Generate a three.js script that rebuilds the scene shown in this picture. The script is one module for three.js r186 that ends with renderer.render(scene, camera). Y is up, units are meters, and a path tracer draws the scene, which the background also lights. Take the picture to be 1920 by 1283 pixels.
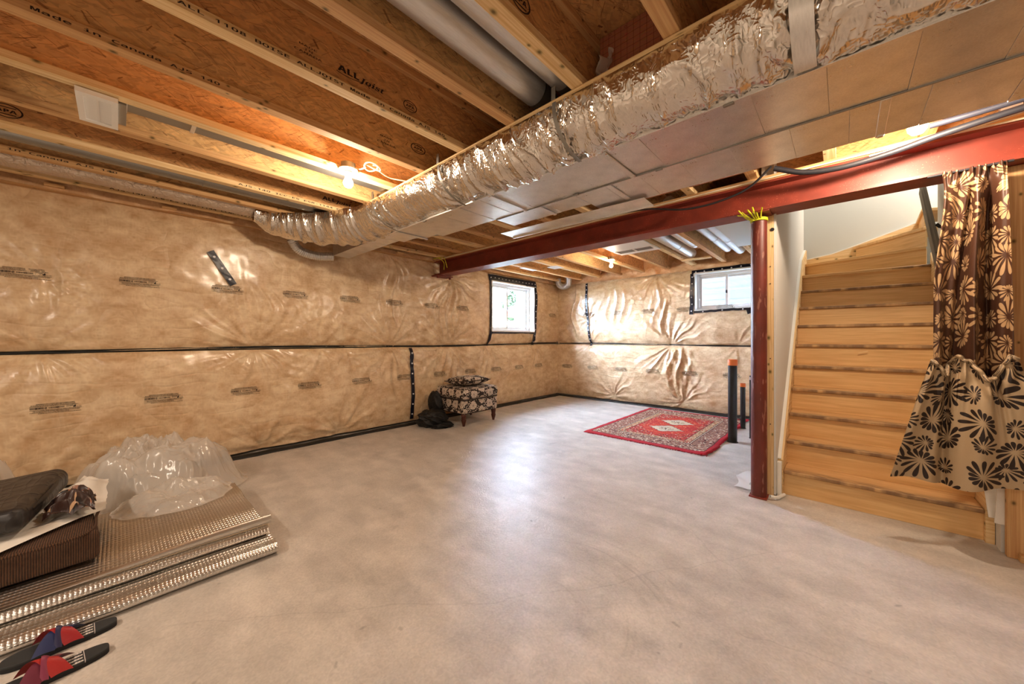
import * as THREE from 'three';
import { RoundedBoxGeometry } from 'three/addons/geometries/RoundedBoxGeometry.js';
import { RectAreaLightUniformsLib } from 'three/addons/lights/RectAreaLightUniformsLib.js';
import { mergeGeometries, mergeVertices } from 'three/addons/utils/BufferGeometryUtils.js';

// ---------------------------------------------------------------- camera, sky, exposure
// Plan axes used below: a = metres to the right along the steel beam, b = metres along the joists (away from the lens), y = up. World = (a, y, -b).
const scene = new THREE.Scene();
const camera = new THREE.PerspectiveCamera(2 * Math.atan(641.5 / 677) * 180 / Math.PI, 1920 / 1283, 0.05, 300);
camera.position.set(0, 1.2, 0);
camera.rotation.set(0, 0.742, 0);
camera.setViewOffset(1920, 1283, 0, 6, 1920, 1283);
const renderer = new THREE.WebGLRenderer({ antialias: true });
renderer.toneMapping = THREE.LinearToneMapping;
renderer.toneMappingExposure = 1.36;
renderer.shadowMap.enabled = true;
const SKY = 104;
scene.background = new THREE.Color().setRGB(0.77 * SKY, 0.95 * SKY, 1.22 * SKY);
const FILL = 58;  // strength of the added fill lights out of view
const BULB = { power: 2.6, color: new THREE.Color().setRGB(1, 0.80, 0.60) };

// ---------------------------------------------------------------- helpers
const rng = (seed) => () => { seed = (seed + 0x6d2b79f5) | 0; let t = Math.imul(seed ^ (seed >>> 15), 1 | seed); t = (t + Math.imul(t ^ (t >>> 7), 61 | t)) ^ t; return ((t ^ (t >>> 14)) >>> 0) / 4294967296; };
const hash = (x, y, z) => { let h = (Math.imul(x, 374761393) + Math.imul(y, 668265263) + Math.imul(z, 2147483647 ^ 0x5bd1e995)) | 0; h = Math.imul(h ^ (h >>> 13), 1274126177); return ((h ^ (h >>> 16)) >>> 0) / 4294967296; };
const sm = (t) => t * t * (3 - 2 * t), mix = (a, b, t) => a + (b - a) * t, clamp = (x, a = 0, b = 1) => Math.min(b, Math.max(a, x));
const step = (a, b, x) => sm(clamp((x - a) / (b - a)));
// value noise, periodic when px / py are given
function vn(x, y, seed = 0, px = 0, py = 0) {
  const ix = Math.floor(x), iy = Math.floor(y), fx = sm(x - ix), fy = sm(y - iy);
  const w = (v, p) => (p ? ((v % p) + p) % p : v);
  const x0 = w(ix, px), x1 = w(ix + 1, px), y0 = w(iy, py), y1 = w(iy + 1, py);
  return mix(mix(hash(x0, y0, seed), hash(x1, y0, seed), fx), mix(hash(x0, y1, seed), hash(x1, y1, seed), fx), fy);
}
function fbm(x, y, oct = 4, seed = 0, px = 0, py = 0) {
  let s = 0, a = 0.5, n = 0;
  for (let i = 0; i < oct; i++) { s += a * vn(x, y, seed + i * 17, px, py); n += a; x *= 2; y *= 2; px *= 2; py *= 2; a *= 0.5; }
  return s / n;
}
const ridge = (x, y, seed = 0, px = 0, py = 0) => 1 - Math.abs(2 * vn(x, y, seed, px, py) - 1);
function dataTex(w, h, fn, srgb = true) {
  const d = new Uint8Array(w * h * 4);
  for (let y = 0; y < h; y++) for (let x = 0; x < w; x++) {
    const c = fn(x / w, y / h, x, y), i = (y * w + x) * 4;
    if (typeof c === 'number') { d[i] = d[i + 1] = d[i + 2] = clamp(c) * 255; } else { d[i] = clamp(c[0], 0, 255); d[i + 1] = clamp(c[1], 0, 255); d[i + 2] = clamp(c[2], 0, 255); }
    d[i + 3] = 255;
  }
  const t = new THREE.DataTexture(d, w, h);
  t.wrapS = t.wrapT = THREE.RepeatWrapping; t.magFilter = THREE.LinearFilter; t.minFilter = THREE.LinearMipmapLinearFilter;
  if (srgb) t.colorSpace = THREE.SRGBColorSpace;
  t.needsUpdate = true;
  return t;
}
function canvasTex(w, h, draw, srgb = true) {
  const c = document.createElement('canvas'); c.width = w; c.height = h;
  draw(c.getContext('2d'), w, h);
  const t = new THREE.CanvasTexture(c);
  t.wrapS = t.wrapT = THREE.RepeatWrapping; t.magFilter = THREE.LinearFilter;
  if (srgb) t.colorSpace = THREE.SRGBColorSpace;
  return t;
}
const rep = (t, u, v, ou = 0, ov = 0) => { const c = t.clone(); c.repeat.set(u, v); c.offset.set(ou, ov); c.needsUpdate = true; return c; };
const std = (o) => new THREE.MeshStandardMaterial(o), phy = (o) => new THREE.MeshPhysicalMaterial(o);
const rgb = (r, g, b) => `rgb(${r | 0},${g | 0},${b | 0})`;

const taken = new Map();
function numbered(name) { const n = taken.get(name) ?? 0; taken.set(name, n + 1); return n ? `${name}_${String(n).padStart(3, '0')}` : name; }
function shade(o) { o.castShadow = true; o.receiveShadow = true; return o; }
// a thing: a Group at its base; parts are authored in world coordinates and moved into its frame
function thing(name, label, category, [a, y, b] = [0, 0, 0], group) {
  const g = new THREE.Group(); g.name = numbered(name); g.position.set(a, y, -b); g.userData = { label, category };
  if (group) g.userData.group = group;
  g.org = new THREE.Vector3(a, y, -b); scene.add(g); return g;
}
function setting(name, label, [a, y, b] = [0, 0, 0]) {
  const g = new THREE.Group(); g.name = name; g.position.set(a, y, -b); g.userData = { kind: 'structure', label };
  g.org = new THREE.Vector3(a, y, -b); scene.add(g); return g;
}
function part(parent, name, geo, mat, label) {
  const m = shade(new THREE.Mesh(geo, mat)); m.name = name; m.org = parent.org.clone();
  geo.translate(-parent.org.x, -parent.org.y, -parent.org.z);
  if (label) m.userData.label = label;
  parent.add(m); return m;
}
// a sub-part keeps the frame of its part (parts are never moved)
const sub = part;
function single(name, label, category, geo, mat, [a, y, b], group) {
  const m = shade(new THREE.Mesh(geo, mat)); m.name = numbered(name); geo.translate(-a, -y, b); m.position.set(a, y, -b);
  m.userData = { label, category }; if (group) m.userData.group = group; scene.add(m); return m;
}
// uv in metres by the face normal; long = axis whose grain runs along u ('x','y','z')
function uvm(geo, long = 'x', scale = 1, ou = 0, ov = 0) {
  const g = geo.index ? geo.toNonIndexed() : geo, p = g.attributes.position, n = g.attributes.normal, uv = new Float32Array(p.count * 2);
  const L = 'xyz'.indexOf(long);
  for (let i = 0; i < p.count; i++) {
    const P = [p.getX(i), p.getY(i), p.getZ(i)], N = [Math.abs(n.getX(i)), Math.abs(n.getY(i)), Math.abs(n.getZ(i))];
    let k = N.indexOf(Math.max(...N)), axes = [0, 1, 2].filter((q) => q !== k);
    if (axes.includes(L)) axes = [L, axes.find((q) => q !== L)];
    uv[i * 2] = P[axes[0]] * scale + ou; uv[i * 2 + 1] = P[axes[1]] * scale + ov + k * 0.37;
  }
  g.setAttribute('uv', new THREE.BufferAttribute(uv, 2)); return g;
}
// box between plan corners, optionally with rounded edges
function box(a0, a1, y0, y1, b0, b1, r = 0, long, scale = 1, ou = 0, ov = 0) {
  const w = Math.abs(a1 - a0), h = Math.abs(y1 - y0), d = Math.abs(b1 - b0);
  let g = r ? new RoundedBoxGeometry(w, h, d, 1, Math.min(r, w / 2.01, h / 2.01, d / 2.01)) : new THREE.BoxGeometry(w, h, d);
  g.translate((a0 + a1) / 2, (y0 + y1) / 2, -(b0 + b1) / 2);
  const ax = long ?? (w >= h && w >= d ? 'x' : d >= h ? 'z' : 'y');
  return uvm(g, ax, scale, ou, ov);
}
const V = (a, y, b) => new THREE.Vector3(a, y, -b);
function tube(pts, r, seg = 40, rad = 8, closed = false) { return new THREE.TubeGeometry(new THREE.CatmullRomCurve3(pts.map((p) => V(...p)), closed, 'centripetal'), seg, r, rad, closed); }
function cyl(a, y0, y1, b, r0, r1 = r0, seg = 24) { const g = new THREE.CylinderGeometry(r1, r0, y1 - y0, seg); g.translate(a, (y0 + y1) / 2, -b); return g; }
function lathe(pts, a, y, b, seg = 24) { const g = new THREE.LatheGeometry(pts.map(([r, h]) => new THREE.Vector2(r, h)), seg); g.translate(a, y, -b); return g; }
// grid surface: f(u,v) -> [a,y,b] (0..1); uvf(u,v) -> [u,v]
function grid(nu, nv, f, uvf, skip) {
  const pos = [], uv = [], idx = [];
  for (let j = 0; j <= nv; j++) for (let i = 0; i <= nu; i++) { const p = f(i / nu, j / nv); pos.push(p[0], p[1], -p[2]); uv.push(...(uvf ? uvf(i / nu, j / nv, p) : [i / nu, j / nv])); }
  for (let j = 0; j < nv; j++) for (let i = 0; i < nu; i++) {
    if (skip && skip((i + 0.5) / nu, (j + 0.5) / nv)) continue;
    const q = j * (nu + 1) + i; idx.push(q, q + 1, q + nu + 2, q, q + nu + 2, q + nu + 1);
  }
  const g = new THREE.BufferGeometry(); g.setAttribute('position', new THREE.Float32BufferAttribute(pos, 3)); g.setAttribute('uv', new THREE.Float32BufferAttribute(uv, 2)); g.setIndex(idx); g.computeVertexNormals(); return g;
}
const plain = (g) => { const q = g.index ? g.toNonIndexed() : g; for (const k of Object.keys(q.attributes)) if (!['position', 'normal', 'uv'].includes(k)) q.deleteAttribute(k); return q; };
const merge = (...gs) => mergeGeometries(gs.flat().map(plain));
// straight round bar between two plan points
function bar(p, q, r, seg = 10) { const A = V(...p), B = V(...q), d = B.clone().sub(A), g = new THREE.CylinderGeometry(r, r, d.length(), seg); g.applyQuaternion(new THREE.Quaternion().setFromUnitVectors(new THREE.Vector3(0, 1, 0), d.clone().normalize())); g.translate(...A.clone().add(B).multiplyScalar(0.5).toArray()); return g; }
// flat bar (w x t) between two plan points; 'flat' gives the direction of its width
function plank(p, q, w, t, flat = [0, 0, 1]) {
  const A = V(...p), B = V(...q), d = B.clone().sub(A), len = d.length(); d.normalize();
  const f = V(...flat); f.addScaledVector(d, -f.dot(d)).normalize(); const n = new THREE.Vector3().crossVectors(d, f);
  const g = new THREE.BoxGeometry(len, w, t), m = new THREE.Matrix4().makeBasis(d, f, n); const h = uvm(g, 'x'); h.applyMatrix4(m); h.translate(...A.clone().add(B).multiplyScalar(0.5).toArray()); return h;
}

// ---------------------------------------------------------------- procedural materials
function osbCanvas(seed, base, dark) {
  return canvasTex(1024, 1024, (c, w, h) => {
    const R = rng(seed); c.fillStyle = rgb(...base); c.fillRect(0, 0, w, h);
    const flake = (x, y, L, W, an, col) => {
      for (const ox of [-w, 0, w]) for (const oy of [-h, 0, h]) {
        if (x + ox < -120 || x + ox > w + 120 || y + oy < -120 || y + oy > h + 120) continue;
        c.save(); c.translate(x + ox, y + oy); c.rotate(an); c.fillStyle = col; c.beginPath();
        c.moveTo(-L, -W * 0.6); c.lineTo(L * 0.9, -W); c.lineTo(L, W * 0.7); c.lineTo(-L * 0.9, W); c.fill(); c.restore();
      }
    };
    for (let i = 0; i < 5200; i++) {
      const t = R(), an = (R() - 0.5) * 1.5, k = 0.80 + R() * 0.32;
      flake(R() * w, R() * h, 10 + R() * 28, 2 + R() * 7, an, `rgba(${base[0] * k | 0},${base[1] * (k - 0.03 * t) | 0},${base[2] * (k - 0.08 * t) | 0},${0.30 + 0.4 * R()})`);
    }
    for (let i = 0; i < 90; i++) flake(R() * w, R() * h, 4 + R() * 18, 1 + R() * 4, (R() - 0.5) * 2.2, `rgba(${dark[0]},${dark[1]},${dark[2]},${0.25 + 0.45 * R()})`);
    for (let i = 0; i < 1300; i++) flake(R() * w, R() * h, 6 + R() * 26, 0.5 + R() * 0.7, (R() - 0.5) * 1.7, `rgba(${dark[0]},${dark[1]},${dark[2]},${0.25 + 0.4 * R()})`);
  });
}
const TEX = {};
TEX.osb = osbCanvas(7, [206, 157, 102], [92, 50, 24]);
TEX.osb2 = osbCanvas(21, [214, 171, 115], [104, 62, 30]);
TEX.osbBump = dataTex(512, 512, (u, v) => fbm(u * 24, v * 40, 3, 5, 24, 40), false);
function lumberTex(seed, lo, hi, knots) {
  const R = rng(seed), K = [...Array(knots)].map(() => [R(), R(), 0.004 + R() * 0.006]);
  return dataTex(1024, 256, (u, v) => {
    let t = fbm(u * 5, v * 40, 4, seed, 5, 40), w = 0;
    const line = Math.pow(ridge(u * 3 + 0, v * 22 + 1.5 * fbm(u * 4, v * 4, 2, seed + 9, 4, 4), seed + 3, 3), 5);
    for (const [ku, kv, kr] of K) { const d = Math.hypot((u - ku), (v - kv) * 0.25) / kr; w = Math.max(w, Math.exp(-d * d)); }
    t = clamp(t * 1.1 - 0.22 * line); const k = 1 - 0.55 * w;
    return [mix(lo[0], hi[0], t) * k, mix(lo[1], hi[1], t) * k, mix(lo[2], hi[2], t) * k * (1 - 0.2 * w)];
  });
}
TEX.pine = lumberTex(31, [206, 164, 106], [246, 220, 174], 14);
TEX.pine2 = lumberTex(32, [180, 130, 80], [224, 184, 130], 18);
TEX.ply = lumberTex(33, [208, 162, 104], [240, 202, 144], 0);
TEX.grey = lumberTex(35, [104, 94, 80], [150, 138, 120], 10);
// insulation fibre under clear film
TEX.fibre = dataTex(1024, 1024, (u, v) => {
  const w1 = fbm(u * 4, v * 4, 3, 61, 4, 4), w2 = fbm(u * 4, v * 4, 3, 63, 4, 4);
  const m = fbm(u * 6 + 1.6 * w1, v * 9 + 1.6 * w2, 5, 71, 0, 0), m2 = fbm((u + 0.0) * 14, v * 22, 4, 73, 14, 22);
  const fib = ridge(u * 34 + 5 * w2, v * 60 + 7 * w1, 75) * 0.5 + ridge(u * 80 + 6 * w1, v * 50, 77) * 0.5;
  // blend to stay tileable at the borders
  let t = clamp(0.45 * m + 0.55 * m2); t = clamp((t - 0.26) * 2.0); const f = (fib - 0.5) * 0.5;
  const k = clamp(t + f);
  return [mix(200, 238, k), mix(160, 212, k), mix(118, 174, k)];
});
TEX.fibre.wrapS = TEX.fibre.wrapT = THREE.MirroredRepeatWrapping;
TEX.filmBump = dataTex(1024, 1024, (u, v) => {
  const wx = fbm(u * 3, v * 3, 3, 81, 3, 3), wy = fbm(u * 3, v * 3, 3, 83, 3, 3);
  const a = Math.pow(ridge(u * 10 + 2.4 * wx, v * 5 + 1.2 * wy, 85), 4), b = Math.pow(ridge(u * 6 + 2 * wy, v * 14 + 2 * wx, 87), 5), c = fbm(u * 5, v * 5, 3, 89, 5, 5);
  return clamp(0.3 * a + 0.25 * b + 0.6 * c);
}, false);
TEX.filmBump.wrapS = TEX.filmBump.wrapT = THREE.MirroredRepeatWrapping;
// concrete slab, one map over the whole floor
const FA0 = -4.9, FA1 = 2.4, FB0 = -2.6, FB1 = 6.7;
{
  const W = 1600, R = rng(5), scr = [...Array(110)].map(() => [mix(FA0, FA1, R()), mix(FB0, FB1, R()), 0.03 + R() * 0.09, R() * Math.PI, 0.2 + 0.6 * R()]);
  const H = 2040, cv = document.createElement('canvas'); cv.width = W; cv.height = H; const c = cv.getContext('2d');
  c.fillStyle = '#000'; c.fillRect(0, 0, W, H);
  const X = (a) => (a - FA0) / (FA1 - FA0) * W, Y = (b) => H - (b - FB0) / (FB1 - FB0) * H, S = W / (FA1 - FA0);
  for (const [a, b, r, an, o] of scr) { c.save(); c.translate(X(a), Y(b)); c.rotate(an); c.scale(1, 0.32); c.fillStyle = `rgba(255,255,255,${o * 0.35})`; c.beginPath(); c.arc(0, 0, r * S * 0.45, 0, 7); c.fill(); c.restore(); }
  const crack = (pts) => { c.strokeStyle = 'rgba(255,255,255,0.5)'; c.lineWidth = 0.8; c.beginPath(); pts.forEach(([a, b], i) => (i ? c.lineTo(X(a), Y(b)) : c.moveTo(X(a), Y(b)))); c.stroke(); };
  const wob = (a0, b0, a1, b1, seed, am = 0.08) => [...Array(60)].map((_, i) => { const t = i / 59; return [mix(a0, a1, t) + am * (fbm(t * 6, 1, 4, seed) - 0.5), mix(b0, b1, t) + am * (fbm(t * 6, 5, 4, seed) - 0.5)]; });
  crack(wob(-2.1, 0.15, -1.15, 1.2, 3)); crack(wob(-1.15, 1.2, -0.2, 2.6, 5)); crack(wob(-0.9, 2.6, -0.35, 2.1, 12)); crack(wob(-0.35, 1.7, 0.6, 1.9, 14));
  crack(wob(-2.6, 4.2, -1.2, 3.2, 15));
  // trowel scuffs in arcs in the middle of the slab
  for (let i = 0; i < 26; i++) { c.strokeStyle = `rgba(150,150,150,${0.08 + 0.16 * R()})`; c.lineWidth = 1 + 2 * R(); c.beginPath(); c.arc(X(-1.05 + 0.1 * R()), Y(1.25), (0.2 + 0.55 * R()) * S, -2.4 + R(), -1.0 + R()); c.stroke(); }
  for (let i = 0; i < 60; i++) { c.fillStyle = `rgba(230,230,230,${0.3 + 0.5 * R()})`; c.beginPath(); c.ellipse(X(mix(-3.9, 0.6, R())), Y(mix(0, 4, R())), 1 + 3.5 * R(), 0.8 + R(), R() * 3, 0, 7); c.fill(); }
  const ink = c.getImageData(0, 0, W, H).data;
  TEX.slab = dataTex(W, H, (u, v, x, y) => {
    const a = u * 7.3, b = v * 9.3, m = fbm(a * 1.1, b * 1.1, 5, 201), f = fbm(a * 9, b * 9, 4, 203), g = vn(a * 190, b * 190, 207), l = fbm(a * 3 + m * 3, b * 10, 4, 209);
    const blot = step(0.56, 0.75, fbm(a * 2.3 + 2 * f, b * 2.3, 4, 211));
    const d = ink[((H - 1 - y) * W + x) * 4] / 255;
    let k = 0.95 + 0.10 * (m - 0.5) + 0.15 * (f - 0.5) + 0.10 * (g - 0.5) + 0.15 * (l - 0.5) - 0.03 * blot - 0.22 * d;
    return [213 * k, 205 * k, 196 * k];
  });
}
TEX.slabBump = dataTex(512, 512, (u, v) => 0.5 * fbm(u * 10, v * 10, 4, 301, 10, 10) + 0.5 * vn(u * 128, v * 128, 303, 128, 128), false);
TEX.spangle = dataTex(512, 512, (u, v) => { const t = vn(u * 90, v * 90, 401, 90, 90), s = fbm(u * 8, v * 8, 3, 403, 8, 8); return 0.29 + 0.06 * t + 0.08 * (s - 0.5); }, false);
TEX.spangleCol = dataTex(512, 512, (u, v) => { const t = vn(u * 120, v * 120, 405, 120, 120), s = fbm(u * 6, v * 6, 4, 407, 6, 6), k = 233 + 14 * (t - 0.5) + 22 * (s - 0.5); return [k, k * 0.995, k * 0.985]; });
TEX.crumple = dataTex(1024, 1024, (u, v) => {
  const wx = fbm(u * 6, v * 6, 3, 411, 6, 6), wy = fbm(u * 6, v * 6, 3, 413, 6, 6);
  const a = ridge(u * 22 + 3 * wx, v * 12 + 3 * wy, 415), b = ridge(u * 40 + 4 * wy, v * 34 + 4 * wx, 417), c = fbm(u * 12, v * 12, 3, 419, 12, 12);
  return clamp(0.42 * a * a + 0.28 * b * b + 0.35 * c);
}, false);
TEX.crumple.wrapS = TEX.crumple.wrapT = THREE.MirroredRepeatWrapping;
TEX.primer = dataTex(512, 512, (u, v) => { const s = fbm(u * 7, v * 7, 4, 421, 7, 7), g = vn(u * 170, v * 170, 423, 170, 170), sp = step(0.86, 0.97, g) * step(0.42, 0.62, s); const k = 0.86 + 0.3 * (s - 0.5); return [mix(146 * k, 186, sp), mix(56 * k, 120, sp), mix(38 * k, 92, sp)]; });
TEX.postPaint = dataTex(512, 512, (u, v) => { const s = fbm(u * 6, v * 14, 4, 425, 6, 14), w = step(0.66, 0.74, fbm(u * 20, v * 24, 4, 427, 20, 24)) * 0.6, k = 0.85 + 0.35 * (s - 0.5); return [mix(118 * k, 168, w), mix(46 * k, 128, w), mix(34 * k, 112, w)]; });
TEX.grain = dataTex(256, 256, (u, v) => fbm(u * 30, v * 30, 3, 431, 30, 30), false);

const M = {};
M.osb = std({ map: TEX.osb, roughness: 0.85, bumpMap: TEX.osbBump, bumpScale: 0.0012 });
M.osb2 = std({ map: TEX.osb2, roughness: 0.85, bumpMap: TEX.osbBump, bumpScale: 0.0012 });
M.pine = std({ map: rep(TEX.pine, 0.7, 4), roughness: 0.75 });
M.pine2 = std({ map: rep(TEX.pine2, 0.7, 4), roughness: 0.75 });
M.ply = std({ map: rep(TEX.ply, 0.9, 2.2), roughness: 0.5 });
M.greyWood = std({ map: rep(TEX.grey, 0.7, 4), roughness: 0.8 });
M.blanket = phy({ map: rep(TEX.fibre, 0.8, 0.8), roughness: 0.45, clearcoat: 1, clearcoatRoughness: 0.23, bumpMap: rep(TEX.filmBump, 0.8, 0.8), bumpScale: 0.012 });
M.poly = phy({ color: 0xf6f2ec, transmission: 0.6, thickness: 0, roughness: 0.2, ior: 1.45, clearcoat: 0.6, clearcoatRoughness: 0.08, side: THREE.DoubleSide });
M.polyWall = phy({ map: rep(TEX.fibre, 0.8, 0.8), color: 0xf2dfd0, roughness: 0.45, clearcoat: 1, clearcoatRoughness: 0.12, bumpMap: TEX.filmBump, bumpScale: 0.01, side: THREE.DoubleSide });
M.slab = std({ map: TEX.slab, roughness: 0.46, bumpMap: rep(TEX.slabBump, 8, 10), bumpScale: 0.0022 });
M.galv = std({ map: rep(TEX.spangleCol, 2.5, 2.5), metalness: 0.9, roughnessMap: rep(TEX.spangle, 2.5, 2.5), roughness: 1.0 });
M.galvDull = std({ color: 0x9c9a94, metalness: 0.9, roughness: 0.42 });
M.foil = std({ color: 0xe8e2da, metalness: 1, roughness: 0.19, bumpMap: rep(TEX.crumple, 2.0, 2.0), bumpScale: 0.005, side: THREE.DoubleSide });
M.primer = std({ map: rep(TEX.primer, 1.4, 1.4), roughness: 0.48 });
M.postPaint = std({ map: TEX.postPaint, roughness: 0.45 });
M.drywall = std({ color: 0xd9d6cf, roughness: 0.9 });
M.drywallGrey = std({ color: 0xc8c7c0, roughness: 0.9 });
M.white = std({ color: 0xf1f0ec, roughness: 0.5 });
M.trimWhite = std({ color: 0xeeebe4, roughness: 0.45 });
M.vinyl = std({ color: 0xf4f5f5, roughness: 0.35 });
M.glass = phy({ color: 0xffffff, transmission: 1, thickness: 0, roughness: 0.0, ior: 1.45 });
M.tape = std({ color: 0x171a2b, roughness: 0.35 });
M.washer = std({ color: 0xe4e4ea, roughness: 0.4 });
M.gasket = std({ color: 0x14130f, roughness: 0.6 });
M.concrete = std({ color: 0xa9a49b, roughness: 0.95 });
M.abs = std({ color: 0x131315, roughness: 0.38 });
M.orange = std({ color: 0xe0702c, roughness: 0.45 });
M.cable = std({ color: 0xe9dcc0, roughness: 0.5 });
M.cableDark = std({ color: 0x2c2b30, roughness: 0.45 });
M.black = std({ color: 0x0d0c0c, roughness: 0.6 });
M.rope = std({ color: 0xd6d42a, roughness: 0.6 });

// ================================================================ the setting
const LW = -4.52, BW = 6.4, JB = 2.39, JT = 2.692;   // insulated faces, joist bottom, joist top
{
  const f = setting('floor', 'bare beige concrete slab floor', [0, 0, 0]);
  const g = new THREE.BoxGeometry(FA1 - FA0, 0.12, FB1 - FB0); g.translate((FA0 + FA1) / 2, -0.06, -(FB0 + FB1) / 2);
  const p = g.attributes.position, uv = g.attributes.uv; for (let i = 0; i < p.count; i++) uv.setXY(i, (p.getX(i) - FA0) / (FA1 - FA0), (-p.getZ(i) - FB0) / (FB1 - FB0));
  part(f, 'slab', g, M.slab);
}
// ---- film-covered insulation walls
const TACK_L = [[2.5, 1.1, 0.55, 9, 1.0], [3.46, 1.1, 0.6, 9, 1.0], [0.97, 1.115, 0.5, 8, 0.8], [-0.42, 1.12, 0.42, 7, 0.7], [4.36, 1.08, 0.45, 8, 0.8], [5.58, 1.08, 0.4, 7, 0.7], [1.84, 0.05, 0.5, 8, 0.8], [3.55, 2.15, 0.6, 9, 0.9], [2.5, 2.36, 0.5, 7, 0.5], [0.2, 0.05, 0.45, 7, 0.7], [-0.36, 1.66, 0.22, 9, 0.6], [1.9, 1.1, 0.3, 7, 0.6], [3.0, 1.1, 0.35, 7, 0.5], [-1.6, 1.1, 0.4, 7, 0.7], [1.05, 0.04, 0.5, 6, 0.8], [-0.5, 0.04, 0.5, 6, 0.8], [1.62, 1.1, 0.4, 6, 0.6]];
const TACK_B = [[-2.18, 1.1, 0.62, 11, 0.8], [-2.45, 2.33, 0.7, 6, 0.7], [-1.98, 0.13, 0.45, 10, 0.8], [-3.24, 0.1, 0.45, 8, 0.8], [-3.75, 1.1, 0.35, 8, 0.7], [-3.78, 1.6, 0.3, 7, 0.6], [-1.2, 1.1, 0.4, 7, 0.5]];
const FOLD_L = [[3.55, 2.12, 1.15, 0.20, 5, 0.030], [3.30, 1.8, 1.15, 0.12, 3, 0.018], [2.52, 2.25, 1.2, 0.16, 3, 0.020], [3.5, 1.05, 0.45, 0.30, 7, 0.016], [4.25, 1.05, 0.5, 0.22, 6, 0.014], [2.50, 1.05, 0.35, 0.10, 2, 0.018], [0.95, 1.75, 1.30, 0.40, 12, 0.007], [-0.35, 1.75, 1.42, 0.18, 5, 0.010]];
const FOLD_B = [[-2.05, 1.05, 0.3, 0.20, 4, 0.026], [-2.3, 1.9, 1.2, 0.15, 3, 0.02], [-3.2, 2.2, 1.45, 0.55, 11, 0.007], [-4.1, 2.3, 1.1, 0.16, 2, 0.028], [-2.0, 0.55, 0.2, 0.28, 5, 0.018]];
function lift(axis, s, y) {
  const T = axis === 'L' ? TACK_L : TACK_B, F = axis === 'L' ? FOLD_L : FOLD_B, seed = axis === 'L' ? 500 : 540;
  const seam = 1.1 + 0.012 * Math.sin(s * 1.3);
  const up = y > seam, t = up ? (y - seam) / (2.35 - seam) : y / seam;
  let d = 0.055 * (1 - Math.pow(Math.abs(2 * t - 1), 5)) + 0.055 * (fbm(s * 1.3, y * 1.5, 3, seed) - 0.5) + 0.016 * (fbm(s * 6, y * 5, 3, seed + 5) - 0.5);
  d -= 0.03 * Math.exp(-Math.abs(y - seam) / 0.03);
  for (const [ts, ty, R, n, k] of T) {
    const dx = s - ts, dy = y - ty, r = Math.hypot(dx, dy); if (r > R * 2.4) continue;
    const th = Math.atan2(dy, dx), w = Math.exp(-(r / R) * (r / R)) * step(0.01, 0.10, r), ph = ts * 7 + ty * 3 + 1.6 * fbm(r * 5, th * 1.2 + 9, 2, seed + 7);
    const c = 0.5 + 0.5 * Math.sin(n * th * 1.35 + ph * 2), c2 = 0.5 + 0.5 * Math.sin(n * th * 3.1 + ph * 4 + 2);
    d += k * w * 0.026 * (Math.pow(c, 4) - 0.25) + k * w * 0.016 * (Math.pow(c2, 6) - 0.16) * step(0.05, 0.25, r);
    d -= 0.05 * k * Math.exp(-r / 0.09);
  }
  for (const [fs, y0, y1, wd, n, am] of F) {
    if (y > y0 + 0.1 || y < y1 - 0.1) continue;
    const q = (y0 - y) / (y0 - y1), env = step(0, 0.25, q + 0.05) * (1 - step(0.75, 1.02, q)), x = (s - fs + 0.05 * Math.sin(y * 7 + fs)) / (wd * (0.7 + 0.5 * Math.sin(Math.PI * clamp(q))));
    if (Math.abs(x) > 1.4) continue;
    d += am * env * Math.exp(-x * x * 2) * (Math.pow(0.5 + 0.5 * Math.sin(x * n * 2.2 + 2.5 * fbm(s * 2, y * 2.5, 2, seed + 11)), 3) - 0.25) * 2;
  }
  return d;
}
const surf = (axis, s, y, off = 0) => (axis === 'L' ? [LW - 0.045 + lift('L', s, y) + off, y, s] : [s, y, BW + 0.045 - lift('B', s, y) - off]);
const filmPart = (parent, name, axis, s0, s1, y0, y1, mat, hole, du = 0.018) => {
  const nu = Math.round(Math.abs(s1 - s0) / du), nv = Math.round((y1 - y0) / du), f = (u) => (axis === 'L' ? mix(s1, s0, u) : mix(s0, s1, u));
  return part(parent, name, grid(nu, nv, (u, v) => surf(axis, f(u), mix(y0, y1, v)), (u, v) => [f(u), mix(y0, y1, v)], hole && ((u, v) => hole(f(u), mix(y0, y1, v)))), mat);
};
// printed marks on the film
TEX.label = canvasTex(512, 128, (c, w, h) => {
  c.fillStyle = '#000'; c.fillRect(0, 0, w, h); const R = rng(9); c.fillStyle = '#fff';
  const row = (y, x0, x1, hh, gap) => { let x = x0; while (x < x1) { const l = 2 + R() * 9; c.globalAlpha = 0.55 + 0.45 * R(); c.fillRect(x, y, l, hh); x += l + gap * (0.4 + R()); } c.globalAlpha = 1; };
  row(6, 60, 430, 7, 2); row(19, 10, 440, 7, 2); row(32, 0, 470, 7, 2);
  row(46, 0, 130, 22, 2); c.lineWidth = 4; c.strokeStyle = '#fff'; c.beginPath(); c.arc(152, 58, 10, 0, 7); c.stroke(); c.beginPath(); c.moveTo(145, 65); c.lineTo(159, 51); c.stroke();
  row(50, 180, 330, 15, 3); row(44, 350, 420, 4, 2); row(52, 350, 412, 4, 2); row(60, 350, 400, 4, 2); c.fillRect(420, 56, 26, 14); c.fillRect(432, 46, 14, 12); row(62, 452, 500, 5, 2);
  row(76, 0, 505, 7, 2); row(89, 30, 480, 7, 2); row(102, 0, 380, 6, 3); row(114, 80, 500, 6, 3);
}, false);
M.ink = std({ color: 0x22130a, alphaMap: TEX.label, transparent: true, roughness: 0.6 });
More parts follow.
